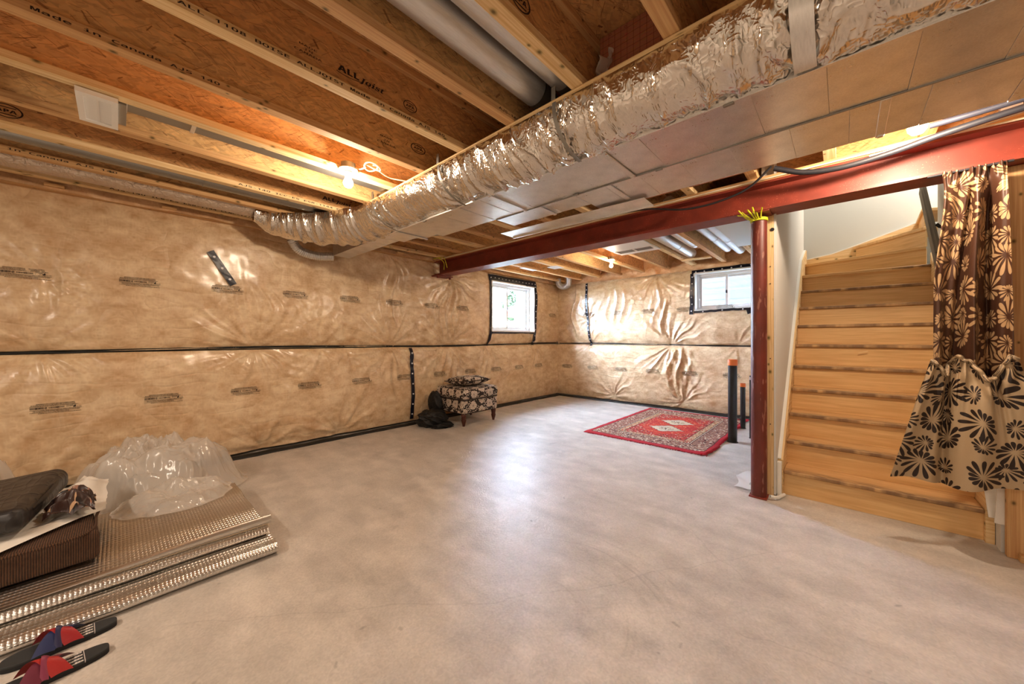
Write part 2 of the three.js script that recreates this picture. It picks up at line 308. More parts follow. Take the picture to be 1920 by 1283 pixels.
const stamp = (parent, axis, s0, y, w = 0.255, h = 0.085) => part(parent, 'printed_mark', grid(16, 3, (u, v) => surf(axis, axis === 'L' ? s0 + u * w : s0 + u * w, y + (v - 0.5) * h, 0.004), (u, v) => [u, v]), M.ink);
const tapeStrip = (parent, axis, s0, y0, s1, y1, w, n, wob = 0.01, seed = 1) => {
  const L = Math.hypot(s1 - s0, y1 - y0), px = -(y1 - y0) / L, py = (s1 - s0) / L;
  const at = (u, v) => { const k = (v - 0.5) * w + wob * 2 * (fbm(u * L * 8, 3, 2, seed) - 0.5); return [mix(s0, s1, u) + px * k, mix(y0, y1, u) + py * k]; };
  const m = part(parent, 'tape_strip', grid(Math.max(6, Math.round(L / 0.03)), 3, (u, v) => surf(axis, ...at(u, v), 0.014 + 0.006 * fbm(u * 20, v * 3, 2, seed)), (u, v) => [u * L, v * w]), M.tape);
  for (let i = 0; i < n; i++) {
    const [s, y] = at((i + 0.5) / n, 0.5), p = surf(axis, s, y, 0.022), g = new THREE.CylinderGeometry(0.011, 0.011, 0.006, 10);
    if (axis === 'L') g.rotateZ(Math.PI / 2); else g.rotateX(Math.PI / 2); g.translate(p[0], p[1], -p[2]); sub(m, 'washer', g, M.washer);
  }
  return m;
};
const W1 = { b0: 4.40, b1: 5.57, y0: 1.335, y1: 2.215 }, W2 = { a0: -1.80, a1: -0.72, y0: 1.66, y1: 2.27 };
{
  const w = setting('wall_left', 'left basement wall covered in film-wrapped insulation', [LW, 0, 1.5]);
  const c = (b0, b1, y0, y1) => part(w, 'concrete', box(-4.92, LW - 0.17, y0, y1, b0, b1), M.concrete);
  c(-2.6, W1.b0, -0.1, 2.75); c(W1.b1, 6.7, -0.1, 2.75); c(W1.b0, W1.b1, -0.1, W1.y0); c(W1.b0, W1.b1, W1.y1, 2.75);
  const hole = (s, y) => s > W1.b0 && s < W1.b1 && y > W1.y0 && y < W1.y1;
  filmPart(w, 'insulation_blanket', 'L', -2.5, BW + 0.02, 1.095, 2.36, M.blanket, hole);
  filmPart(w, 'insulation_blanket', 'L', -2.5, BW + 0.02, 0.03, 1.085, M.blanket);
  part(w, 'seam_strip', grid(300, 2, (u, v) => { const s = mix(BW, -2.5, u), y = 1.1 + 0.012 * Math.sin(s * 1.3) + (v - 0.5) * (0.016 + 0.012 * fbm(s * 3, 1, 2, 41)); return surf('L', s, y, 0.008); }), M.gasket);
  for (let i = -3; i < 12; i++) { const s = -0.60 + 0.605 * i; if (s + 0.25 < 4.36 || s > 5.62) stamp(w, 'L', s, 1.69); const q = -0.45 + 0.605 * i; if (q < 6.1) stamp(w, 'L', q, 0.665); }
  tapeStrip(w, 'L', 2.80, 1.07, 2.83, 0.06, 0.055, 7, 0.01, 3);
  tapeStrip(w, 'L', 0.60, 2.045, 0.78, 1.74, 0.06, 3, 0.004, 4);
  tapeStrip(w, 'L', 4.34, 2.272, 5.65, 2.278, 0.115, 14, 0.006, 5);
  tapeStrip(w, 'L', 5.60, 2.28, 5.60, 1.08, 0.07, 10, 0.012, 6);
  tapeStrip(w, 'L', 4.37, 2.28, 4.375, 1.36, 0.035, 0, 0.01, 7); tapeStrip(w, 'L', 4.37, 1.36, 4.36, 1.08, 0.05, 0, 0.012, 9);
  tapeStrip(w, 'L', 4.38, 1.31, 5.58, 1.315, 0.035, 0, 0.01, 8);
  // sill, header blocks and the slack film above the blanket
  part(w, 'sill_plate', box(LW - 0.16, LW + 0.02, 2.352, 2.386, -2.5, BW, 0.003), M.pine2);
  for (const b of [-1.6, -0.95, -0.33, 0.31, 2.6, 3.2]) part(w, 'header_block', box(LW - 0.02, LW + 0.085, 2.362, 2.385, b - 0.05, b + 0.05, 0.003, 'z'), M.pine2);
  part(w, 'header_film', grid(420, 16, (u, v) => { const s = mix(BW, -2.5, u), y = mix(2.345, 2.68, v); return [LW + 0.035 - 0.06 * v + 0.05 * (fbm(s * 5, y * 8, 4, 51) - 0.5) + 0.05 * Math.pow(ridge(s * 2.1, y * 3, 53), 3) * (1 - v), y, s]; }, (u, v) => [u * 9, v * 0.35]), M.polyWall);
}
{
  const w = setting('wall_back', 'far basement wall covered in film-wrapped insulation', [-2.5, 0, BW]);
  const c = (a0, a1, y0, y1) => part(w, 'concrete', box(a0, a1, y0, y1, BW + 0.17, 6.75), M.concrete);
  c(-4.92, W2.a0, -0.1, 2.75); c(W2.a1, 2.4, -0.1, 2.75); c(W2.a0, W2.a1, -0.1, W2.y0); c(W2.a0, W2.a1, W2.y1, 2.75);
  const hole = (s, y) => s > W2.a0 && s < W2.a1 && y > W2.y0 && y < W2.y1;
  filmPart(w, 'insulation_blanket', 'B', LW - 0.05, -0.5, 1.095, 2.36, M.blanket, hole);
  filmPart(w, 'insulation_blanket', 'B', LW - 0.05, -0.5, 0.03, 1.085, M.blanket);
  part(w, 'seam_strip', grid(140, 2, (u, v) => { const s = mix(LW, -0.5, u), y = 1.1 + 0.012 * Math.sin(s * 1.3) + (v - 0.5) * (0.014 + 0.012 * fbm(s * 3, 1, 2, 43)); return surf('B', s, y, 0.008); }), M.gasket);
  for (let i = 0; i < 7; i++) { const s = -4.41 + 0.605 * i; if (s < -0.6) stamp(w, 'B', s, 0.625); if (s < -1.9) stamp(w, 'B', s + 0.52 - (i > 4 ? 0 : 0), 1.69); }
  tapeStrip(w, 'B', -3.82, 2.32, -3.76, 1.06, 0.05, 14, 0.015, 13);
  tapeStrip(w, 'B', -1.84, 2.29, -0.7, 2.31, 0.06, 9, 0.01, 14); tapeStrip(w, 'B', -1.825, 2.27, -1.84, 1.6, 0.06, 6, 0.012, 15); tapeStrip(w, 'B', -1.8, 1.64, -0.7, 1.65, 0.035, 4, 0.012, 16); tapeStrip(w, 'B', -1.05, 1.66, -1.02, 1.58, 0.06, 0, 0.01, 17);
  part(w, 'header_film', grid(220, 18, (u, v) => { const s = mix(LW, -0.5, u), y = mix(2.32, 2.68, v); return [s, y, BW - 0.045 + 0.07 * v - 0.06 * (fbm(s * 5, y * 8, 4, 57) - 0.5) - 0.05 * Math.pow(ridge(s * 2.3, y * 4, 59), 3) * (1 - v)]; }, (u, v) => [u * 4, v * 0.35]), M.polyWall);
}
// dark gasket where the blankets meet the slab
const edgeTrim = (name, label, f, L) => {
  const g = grid(Math.round(L / 0.03), 4, (u, v) => { const h = [0.001, 0.016, 0.026, 0.024, 0.018][Math.round(v * 4)], o = [0.05, 0.045, 0.025, 0.0, -0.04][Math.round(v * 4)]; return f(u, h * (0.7 + 0.6 * fbm(u * L * 6, v * 2, 3, 91)), o + 0.045 * (fbm(u * L * 4, v, 3, 93) - 0.5)); });
  const m = shade(new THREE.Mesh(g, M.gasket)); m.name = name; m.userData = { kind: 'structure', label }; scene.add(m);
};
edgeTrim('baseboard_left', 'black gasket strip along the foot of the left insulated wall', (u, h, o) => [LW + 0.05 + o, h, mix(-2.5, BW - 0.02, u)], 9);
edgeTrim('baseboard_back', 'black gasket strip along the foot of the far insulated wall', (u, h, o) => [mix(LW, -0.5, u), h, BW - 0.05 - o], 4);
{
  const w = setting('wall_front', 'wall behind the camera', [0, 0, -2.45]); part(w, 'concrete', box(-4.92, 2.4, -0.1, 2.75, -2.7, -2.5), M.concrete);
  const r = setting('wall_right', 'right side wall of the room', [2.2, 0, 0]); part(r, 'concrete', box(2.15, 2.4, -0.1, 2.75, -2.5, 6.6), M.concrete);
}
// ---- windows
function slider(name, label, P, len, h, depthBox, split) {
  // P(t, y, d) -> box corner: t along, d depth out of the room
  const w = setting(name, label, P(len / 2, 0, 0));
  const bx = (t0, t1, y0, y1, d0, d1, r = 0.004) => { const A = P(t0, y0, d0), B = P(t1, y1, d1); return box(Math.min(A[0], B[0]), Math.max(A[0], B[0]), y0, y1, Math.min(A[2], B[2]), Math.max(A[2], B[2]), r); };
  const Y0 = depthBox.y0, Y1 = depthBox.y1;
  for (const [t0, t1] of [[0.012, 0.05], [len - 0.05, len - 0.012]]) part(w, 'frame_jamb', bx(t0, t1, Y0 + 0.012, Y1 - 0.012, 0.10, 0.2), M.vinyl);
  for (const [y0, y1] of [[Y0 + 0.012, Y0 + 0.05], [Y1 - 0.05, Y1 - 0.012]]) part(w, 'frame_rail', bx(0.05, len - 0.05, y0, y1, 0.10, 0.2), M.vinyl);
  // reveal boards between frame and blanket
  part(w, 'reveal_board', bx(-0.002, len + 0.002, Y0 - 0.01, Y0 + 0.012, -0.02, 0.3, 0.002), M.white); part(w, 'reveal_board', bx(-0.002, len + 0.002, Y1 - 0.012, Y1 + 0.01, -0.02, 0.3, 0.002), M.white);
  for (const [t0, t1] of [[-0.01, 0.012], [len - 0.012, len + 0.01]]) part(w, 'reveal_board', bx(t0, t1, Y0, Y1, -0.02, 0.3, 0.002), M.white);
  [[0.05, split + 0.02, 0.115], [split - 0.02, len - 0.05, 0.15]].forEach(([t0, t1, d]) => {
    const y0 = Y0 + 0.05, y1 = Y1 - 0.05, k = 0.035;
    const s = part(w, 'sash', merge(bx(t0, t0 + k, y0, y1, d, d + 0.03), bx(t1 - k, t1, y0, y1, d, d + 0.03), bx(t0 + k, t1 - k, y0, y0 + k, d, d + 0.03), bx(t0 + k, t1 - k, y1 - k, y1, d, d + 0.03)), M.vinyl);
    sub(s, 'pane', bx(t0 + k, t1 - k, y0 + k, y1 - k, d + 0.013, d + 0.017, 0), M.glass, 'clear window glass');
  });
  const L = P(split, 0, 0.1); part(w, 'latch', bx(split - 0.012, split + 0.012, (Y0 + Y1) / 2 - 0.04, (Y0 + Y1) / 2 + 0.01, 0.10, 0.116, 0.003), M.cableDark);
}
slider('window_1', 'white sliding basement window in the left wall with a garden view', (t, y, d) => [LW - d, y, W1.b0 + t], W1.b1 - W1.b0, 0, W1, 0.52);
slider('window_2', 'small white sliding basement window high in the far wall', (t, y, d) => [W2.a0 + t, y, BW + d], W2.a1 - W2.a0, 0, W2, 0.44);
// ---- outdoors
{
  const grass = std({ color: 0x8a9a78, roughness: 1 });
  const g = setting('ground', 'lawn outside the windows', [-12, 1.1, 8]);
  part(g, 'lawn', box(-70, -9.5, 0.9, 1.12, -40, 70), grass); const pav = std({ color: 0xc4c4c2, roughness: 0.95 }); part(g, 'bounce_paving', box(-9.5, -4.95, 0.9, 1.12, -40, 70), pav); part(g, 'bounce_gravel', box(-4.95, 12, 0.9, 1.12, 6.8, 70), pav);  // pale ground by the house is put in to bounce neutral daylight indoors
  const ex = setting('wall_exterior', 'upper storey of the house above the far wall', [0, 2.8, 6.75]);
  part(ex, 'cladding', box(-4.92, 4, 2.76, 7.5, 6.55, 6.75), M.concrete);
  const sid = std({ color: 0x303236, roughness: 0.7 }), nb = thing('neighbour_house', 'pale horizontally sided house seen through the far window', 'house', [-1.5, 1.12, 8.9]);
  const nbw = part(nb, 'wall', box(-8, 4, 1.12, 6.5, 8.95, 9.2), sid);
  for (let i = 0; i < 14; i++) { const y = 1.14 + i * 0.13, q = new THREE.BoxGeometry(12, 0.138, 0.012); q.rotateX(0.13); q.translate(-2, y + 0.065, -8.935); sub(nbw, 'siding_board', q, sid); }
  const fen = thing('garden_fence', 'pale board fence at the end of the garden', 'fence', [-17, 1.12, 18]);
  const fm = std({ color: 0x6f675a, roughness: 0.9 });
  for (let i = 0; i < 30; i++) part(fen, 'fence_board', box(-17.02, -17, 1.12, 2.42 + 0.02 * (i % 3), 13 + i * 0.32, 13 + i * 0.32 + 0.3), fm);
  part(fen, 'rail', box(-17.06, -17.02, 2.1, 2.2, 13, 22.6), fm);
  const gz = thing('garden_canopy', 'red fabric garden canopy behind the fence', 'canopy', [-20, 1.12, 23]);
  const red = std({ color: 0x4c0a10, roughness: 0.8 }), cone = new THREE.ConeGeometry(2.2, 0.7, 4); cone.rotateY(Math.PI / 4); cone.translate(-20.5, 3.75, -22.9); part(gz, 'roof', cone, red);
  for (const [a, b] of [[-22, 21.4], [-19, 21.4], [-19, 24.4], [-22, 24.4]]) part(gz, 'pole', cyl(a, 1.12, 3.5, b, 0.05), M.white);
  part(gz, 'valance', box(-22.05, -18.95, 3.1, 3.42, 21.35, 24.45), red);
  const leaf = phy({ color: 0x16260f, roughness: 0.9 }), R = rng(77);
  [[-24, 27.2, 4.4, 1.8, 'broad green tree above the red canopy'], [-27, 31.6, 4.2, 1.8, 'smaller green tree right of the other one beyond the fence']].forEach(([a, b, h, r, label], n) => {
    const t = thing('tree', label, 'tree', [a, 1.12, b], 'garden trees');
    part(t, 'trunk', cyl(a, 1.12, h, b, 0.22, 0.12, 8), M.pine2);
    const q = new THREE.BufferGeometry(), pos = [];
    for (let i = 0; i < 2600; i++) {
      const u = R() * 2 - 1, th = R() * 6.283, rr = r * Math.cbrt(0.35 + 0.65 * R()) * (0.8 + 0.4 * fbm(th * 2, u * 3 + n, 2, 7)), s = Math.sqrt(1 - u * u), c = new THREE.Vector3(a + rr * s * Math.cos(th), h + rr * 0.95 * u, -(b + rr * s * Math.sin(th)));
      const e = new THREE.Vector3(R() - 0.5, R() - 0.5, R() - 0.5).normalize().multiplyScalar(0.17), f = new THREE.Vector3(R() - 0.5, R() - 0.5, R() - 0.5).cross(e).normalize().multiplyScalar(0.11);
      for (const [x, y] of [[-1, 0], [0, -1], [1, 0], [-1, 0], [1, 0], [0, 1]]) pos.push(c.x + e.x * x + f.x * y, c.y + e.y * x + f.y * y, c.z + e.z * x + f.z * y);
    }
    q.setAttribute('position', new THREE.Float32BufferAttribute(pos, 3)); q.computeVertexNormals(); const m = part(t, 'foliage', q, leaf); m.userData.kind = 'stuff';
  });
  const hs = thing('white_house', 'white gabled house seen at the left of the garden window', 'house', [-30, 1.12, 25]);
  const sh = new THREE.Shape([[-4, 0], [4, 0], [4, 4.2], [0, 7], [-4, 4.2]].map((p) => new THREE.Vector2(...p)));
  const hg = new THREE.ExtrudeGeometry(sh, { depth: 6, bevelEnabled: false }); hg.rotateY(Math.PI / 2); hg.translate(-36, 1.12, -28); part(hs, 'wall', hg, M.white);
  part(hs, 'roof', merge(plank([-33, 8.4, 28], [-33, 5.0, 32.6], 7, 0.15, [1, 0, 0]), plank([-33, 8.4, 28], [-33, 5.0, 23.4], 7, 0.15, [1, 0, 0])), std({ color: 0x6b625c, roughness: 0.9 }));
}
// ---- subfloor over the joists
{
  const c = setting('ceiling', 'underside of the particle board subfloor above the joists', [-1, JT, 2]);
  const open = (a, b) => a > -0.45 && a < 2.1 && b > 3.45 && b < 5.97;
  const as = [-4.9, -3.69, -2.47, -1.25, -0.45, 0.77, 2.1, 2.4], bs = [-2.65, -0.2, 2.24, 3.45, 5.975, 6.7];
  for (let i = 0; i + 1 < as.length; i++) for (let j = 0; j + 1 < bs.length; j++) { if (open((as[i] + as[i + 1]) / 2, (bs[j] + bs[j + 1]) / 2)) continue; part(c, 'subfloor_panel', box(as[i] + 0.001, as[i + 1] - 0.001, JT + 0.001, JT + 0.02, bs[j] + 0.001, bs[j + 1] - 0.001, 0, 'z', 0.8, i * 0.3, j * 0.2), M.osb); }
  part(c, 'underlay', box(-4.92, -0.44, JT + 0.021, JT + 0.06, -2.7, 6.75), M.concrete); part(c, 'underlay', box(-0.44, 2.4, JT + 0.021, JT + 0.06, -2.7, 3.44), M.concrete); part(c, 'underlay', box(-0.44, 2.4, JT + 0.021, JT + 0.06, 5.99, 6.75), M.concrete); part(c, 'underlay', box(2.12, 2.4, JT + 0.021, JT + 0.06, 3.44, 5.92), M.concrete);
}

// ================================================================ framing
// printed lettering on the joists
function lettering(text, { font = 'monospace', px = 64, w = 1024, h = 96, bold = true, draw } = {}) {
  return std({ color: 0x24130a, roughness: 0.8, transparent: true, alphaMap: canvasTex(w, h, (c) => {
    c.fillStyle = '#000'; c.fillRect(0, 0, w, h); c.fillStyle = '#fff'; c.strokeStyle = '#fff'; c.textBaseline = 'middle';
    if (draw) draw(c, w, h); else { c.font = `${bold ? 'bold ' : ''}${px}px ${font}`; const k = c.measureText(text).width; c.save(); c.scale((w - 8) / k, 1); c.fillText(text, 4 * k / (w - 8), h / 2 + 2); c.restore(); }
  }, false) });
}
const stampDraw = (c, w, h) => { c.lineWidth = w * 0.05; c.beginPath(); c.ellipse(w / 2, h / 2, w * 0.4, h * 0.4, 0, 0, 7); c.stroke(); c.font = `bold ${h * 0.28}px sans-serif`; c.textAlign = 'center'; c.fillText('APA', w / 2, h / 2); c.fillRect(w * 0.25, h * 0.7, w * 0.5, h * 0.05); c.fillRect(w * 0.25, h * 0.26, w * 0.5, h * 0.05); };
const INK = {
  made: lettering('Made in Canada AJS 140', { w: 1400 }),
  boise: lettering('ALL 1108 BOISE ALLJOIST Made in Canada AJS 140', { w: 2048 }),
  ajs: lettering('AJS-140', { w: 420 }), long: lettering('AJS-140 ICC-ES ESR-1144 CCMC-12787', { w: 1800 }),
  logo: lettering('', { w: 640, h: 200, draw: (c, w, h) => { c.font = '900 120px sans-serif'; c.fillText('ALL', 20, 90); c.font = 'italic bold 110px serif'; c.fillText('Joist', 236, 104); c.lineWidth = 9; c.beginPath(); c.moveTo(4, 150); c.quadraticCurveTo(110, 190, 255, 138); c.stroke(); } }),
  mic: lettering('', { w: 256, h: 256, draw: (c) => { c.font = '52px monospace'; c.textAlign = 'center'; c.fillText('MADE', 128, 60); c.fillText('IN', 128, 128); c.fillText('CANADA', 128, 196); } }),
  stamp: lettering('', { w: 256, h: 256, draw: stampDraw }),
};
// decal on a face that looks along +a: text reads away from the lens (towards +b)
const decal = (parent, mat, a, y0, y1, b0, b1) => part(parent, 'lettering', grid(4, 1, (u, v) => [a, mix(y0, y1, v), mix(b0, b1, u)]), mat);
const ORD = ['first', 'second', 'third', 'fourth', 'fifth', 'sixth', 'seventh', 'eighth', 'ninth', 'tenth', 'eleventh', 'twelfth', 'thirteenth', 'fourteenth', 'fifteenth', 'sixteenth'];
const FW = 0.064, FH = 0.038, joistLeft = (k) => -2.247 + 0.43 * k;
const EXTRA = { '-5': ', nearest to it', '-4': ', beside the foil covered branch pipe', '-3': ', reading AJS-140 ICC-ES', '-2': ', left of the white ceiling vent', '-1': ', carrying the bare bulb', 0: ', reading Made in Canada AJS 140', 1: ', reading BOISE ALLJOIST', 2: ', left of the twin round pipes', 3: ', right of the twin round pipes', 4: ', right of the gridded blocking panel', 5: ', hidden by the foil duct', 6: ', over the stair opening', 7: ', beyond the photo edge', 8: ', far beyond the photo edge' };
for (let k = -5; k <= 8; k++) {
  const L = joistLeft(k), R = L + FW, end = k < 5 ? BW - 0.03 : 3.38, j = thing('floor_joist', `${ORD[k + 5]} wooden I-joist counted from the left wall${EXTRA[k]}`, 'joist', [L + FW / 2, JB, 0], 'wooden ceiling I-joists');
  const s = k * 0.71;
  part(j, 'bottom_flange', box(L, R, JB, JB + FH, -2.48, end, 0.003, 'z', 1, s, s * 0.3), k % 2 ? M.pine : M.pine2);
  part(j, 'top_flange', box(L, R, JT - FH, JT, -2.48, end, 0.003, 'z', 1, s + 2, s), M.pine2);
  part(j, 'web', box(L + FW / 2 - 0.005, L + FW / 2 + 0.005, JB + FH, JT - FH, -2.48, end, 0, 'z', 0.8, s, s), k % 2 ? M.osb : M.osb2);
  const fl = (m, b0, b1, y0 = JB + 0.006, y1 = JB + 0.032) => decal(j, m, R + 0.001, y0, y1, b0, b1), wb = (m, b0, b1, y0, y1) => decal(j, m, L + FW / 2 + 0.007, y0, y1, b0, b1);
  if (k === 0) { fl(INK.made, -0.22, 0.33); fl(INK.long, -1.2, -0.4); wb(INK.stamp, 1.36, 1.5, 2.5, 2.58); wb(INK.mic, 1.10, 1.28, 2.46, 2.54); }
  if (k === 1) { fl(INK.boise, 0.14, 1.32); wb(INK.logo, 0.70, 1.02, 2.465, 2.53); wb(INK.mic, 0.5, 0.66, 2.47, 2.53); wb(INK.stamp, 1.05, 1.15, 2.46, 2.53); }
  if (k === 2) fl(INK.ajs, 1.34, 1.50);
  if (k === 3) wb(INK.stamp, 0.98, 1.12, 2.46, 2.56);
  if (k === -3) { fl(INK.long, 0.63, 1.68); wb(INK.logo, 1.25, 1.6, 2.45, 2.52); wb(INK.stamp, -0.5, -0.36, 2.45, 2.54); }
  if (k === -4) fl(INK.made, -0.62, 0.0);
  if (k === -5) fl(INK.long, -0.05, 0.95);
}
// rim blocking between joist ends (far wall) and the printed blocking panel near the duct
{
  TEX.gridPrint = canvasTex(512, 512, (c, w, h) => { c.fillStyle = rgb(176, 112, 84); c.fillRect(0, 0, w, h); const R = rng(3); for (let i = 0; i < 900; i++) { c.fillStyle = `rgba(${150 + 60 * R() | 0},${90 + 40 * R() | 0},${60 + 30 * R() | 0},0.35)`; c.fillRect(R() * w, R() * h, 10 + 30 * R(), 3 + 8 * R()); } c.strokeStyle = 'rgba(70,32,22,0.8)'; c.lineWidth = 2; for (let i = 0; i <= 10; i++) { c.beginPath(); c.moveTo(i * 51.2, 0); c.lineTo(i * 51.2, h); c.stroke(); c.beginPath(); c.moveTo(0, i * 51.2); c.lineTo(w, i * 51.2); c.stroke(); } for (let i = 0; i < 7; i++) { c.beginPath(); c.arc(R() * w, R() * h, 8, 0, 7); c.stroke(); } });
  M.gridPrint = std({ map: rep(TEX.gridPrint, 3.2, 3.2), roughness: 0.8 });
  single('blocking_panel', 'reddish board with a printed grid between two joists above the foil duct', 'board', box(joistLeft(3) + FW + 0.002, joistLeft(4) - 0.002, JB + 0.005, JT - 0.002, 1.62, 1.64), M.gridPrint, [-0.7, JB, 1.63]);
  single('blocking_panel', 'grid printed board on edge between the sheet duct and the beam', 'board', box(-1.35, -0.45, 2.392, 2.47, 3.02, 3.04), M.gridPrint, [-0.9, 2.392, 3.03]);
  const R = rng(4);
  const film = grid(14, 22, (u, v) => [joistLeft(3) + FW + 0.02 + 0.07 * u + 0.02 * Math.sin(v * 9), mix(2.40, 2.56, v), 1.575 + 0.025 * Math.sin(u * 7 + v * 5) + 0.02 * (fbm(u * 4, v * 6, 3, 7) - 0.5)]);
  single('film_scrap', 'crumpled scrap of clear plastic film hanging beside the gridded board', 'plastic film', film, M.poly, [joistLeft(3) + FW + 0.05, 2.4, 1.57]);
}
// ---- steel beam, nailer and post
const BB = 3.294, BY0 = 2.148, BY1 = 2.352;
{
  const w = 0.1, t = 0.014, e = 0.005, H = BY1 - BY0;
  const sh = new THREE.Shape([[-w, 0], [w, 0], [w, t], [e, t], [e, H - t], [w, H - t], [w, H], [-w, H], [-w, H - t], [-e, H - t], [-e, t], [-w, t]].map((p) => new THREE.Vector2(...p)));
  const g = new THREE.ExtrudeGeometry(sh, { depth: 6.58, bevelEnabled: true, bevelSize: 0.002, bevelThickness: 0.002, bevelSegments: 1 }); g.rotateY(Math.PI / 2); g.translate(-4.5, BY0, -BB);
  const t1 = thing('steel_beam', 'long red primed steel beam running across the room under the joists', 'beam', [-1.2, BY0, BB]);
  part(t1, 'i_section', uvm(g, 'x'), M.primer);
  part(t1, 'bearing_plate', box(-4.52, -4.36, BY0 - 0.022, BY0 - 0.004, BB - 0.14, BB + 0.14, 0.003), M.primer);
  for (const b of [BB - 0.11, BB + 0.11]) part(t1, 'bolt', cyl(-4.40, BY0 - 0.05, BY0 - 0.02, b, 0.018, 0.018, 6), M.primer);
  single('nailer_plank', 'wooden nailer plank lying on top of the red beam', 'plank', box(-4.5, 2.08, BY1 + 0.001, JB - 0.001, BB - 0.105, BB + 0.085, 0.003, 'x'), M.pine2, [-1.2, BY1, BB]);
  const p = thing('steel_post', 'round red steel post standing under the beam beside the stairs', 'post', [-0.47, 0, 3.30]);
  part(p, 'shaft', cyl(-0.472, 0.012, BY0 - 0.06, 3.30, 0.052, 0.052, 32), M.postPaint);
  part(p, 'base_plate', box(-0.53, -0.415, 0, 0.012, 3.24, 3.36, 0.003), M.primer);
  part(p, 'screw_jack', cyl(-0.472, BY0 - 0.06, BY0 - 0.012, 3.30, 0.022, 0.022, 16), M.primer);
  part(p, 'cap_plate', box(-0.55, -0.395, BY0 - 0.012, BY0 - 0.001, 3.2, 3.39, 0.002), M.primer);
  const r = rng(12), gs = [];
  for (let i = 0; i < 9; i++) { const an = r() * 6.28, l = 0.07 + 0.06 * r(); gs.push(tube([[-0.472 + 0.03 * Math.cos(an), BY0 - 0.055, 3.25 + 0.02 * Math.sin(an)], [-0.472 + 0.6 * l * Math.cos(an), BY0 - 0.04 + 0.02 * r(), 3.24 - Math.abs(0.5 * l * Math.sin(an))], [-0.472 + l * Math.cos(an), BY0 - 0.03 + 0.05 * r(), 3.17 - Math.abs(0.4 * l * Math.sin(an))]], 0.005, 10, 5)); }
  for (const y of [0, 0.012, 0.022]) gs.push(tube([...Array(10)].map((_, i) => [-0.472 + 0.052 * Math.cos(i * 0.628), BY0 - 0.052 + y * 0.6, 3.30 + 0.056 * Math.sin(i * 0.628)]), 0.006, 30, 5, true));
  single('yellow_rope', 'yellow rope knotted around the top of the red post', 'rope', merge(gs), M.rope, [-0.472, BY0 - 0.06, 3.27]);
  single('yellow_string', 'thin yellow string tied around the far left end of the beam', 'string', merge(tube([[-4.42, 2.37, 3.12], [-4.3, 2.375, 3.15], [-4.2, 2.345, 3.15], [-4.18, 2.22, 3.185]], 0.005, 20, 5), tube([[-4.28, 2.37, 3.1], [-4.24, 2.30, 3.17], [-4.26, 2.2, 3.19]], 0.005, 16, 5)), M.rope, [-4.25, 2.2, 3.17]);
}
// cables on the beam
{
  const run = (name, label, pts, r, m) => single(name, label, 'cable', tube(pts, r, 90, 7), m, pts[0]);
  run('white_cable', 'cream cable running along the top edge of the red beam', [[-4.3, 2.365, 3.17], [-3, 2.362, 3.175], [-1.8, 2.36, 3.17], [-0.6, 2.362, 3.175], [0.2, 2.358, 3.165], [0.7, 2.34, 3.16], [1.2, 2.33, 3.165], [2.0, 2.34, 3.165]], 0.006, M.cable);
  run('white_cable', 'cream cable rising away from the beam below the right bulb', [[0.12, 2.335, 3.15], [0.3, 2.34, 3.145], [0.55, 2.35, 3.14], [0.8, 2.37, 3.10], [1.2, 2.38, 3.06]], 0.006, M.cable);
  run('black_conduit', 'thin black conduit sagging in front of the beam', [[-1.75, 2.375, 3.14], [-1.25, 2.33, 3.12], [-0.95, 2.25, 3.1], [-0.7, 2.245, 3.09], [-0.5, 2.29, 3.07], [-0.36, 2.372, 3.0]], 0.008, M.cableDark);
  run('grey_hose', 'thick grey hose draped from the dark gap towards the right bulb', [[-0.35, 2.374, 3.05], [-0.2, 2.31, 3.08], [-0.03, 2.285, 3.09], [0.2, 2.30, 3.09], [0.4, 2.325, 3.06], [0.75, 2.35, 3.02], [1.4, 2.36, 3.0]], 0.018, std({ color: 0x26262c, roughness: 0.45 }));
  run('grey_hose', 'second grey hose lying beside the first behind the right bulb', [[0.35, 2.365, 3.0], [0.5, 2.362, 2.98], [0.8, 2.366, 2.94], [1.4, 2.37, 2.92]], 0.016, std({ color: 0x2b2c36, roughness: 0.45 }));
}

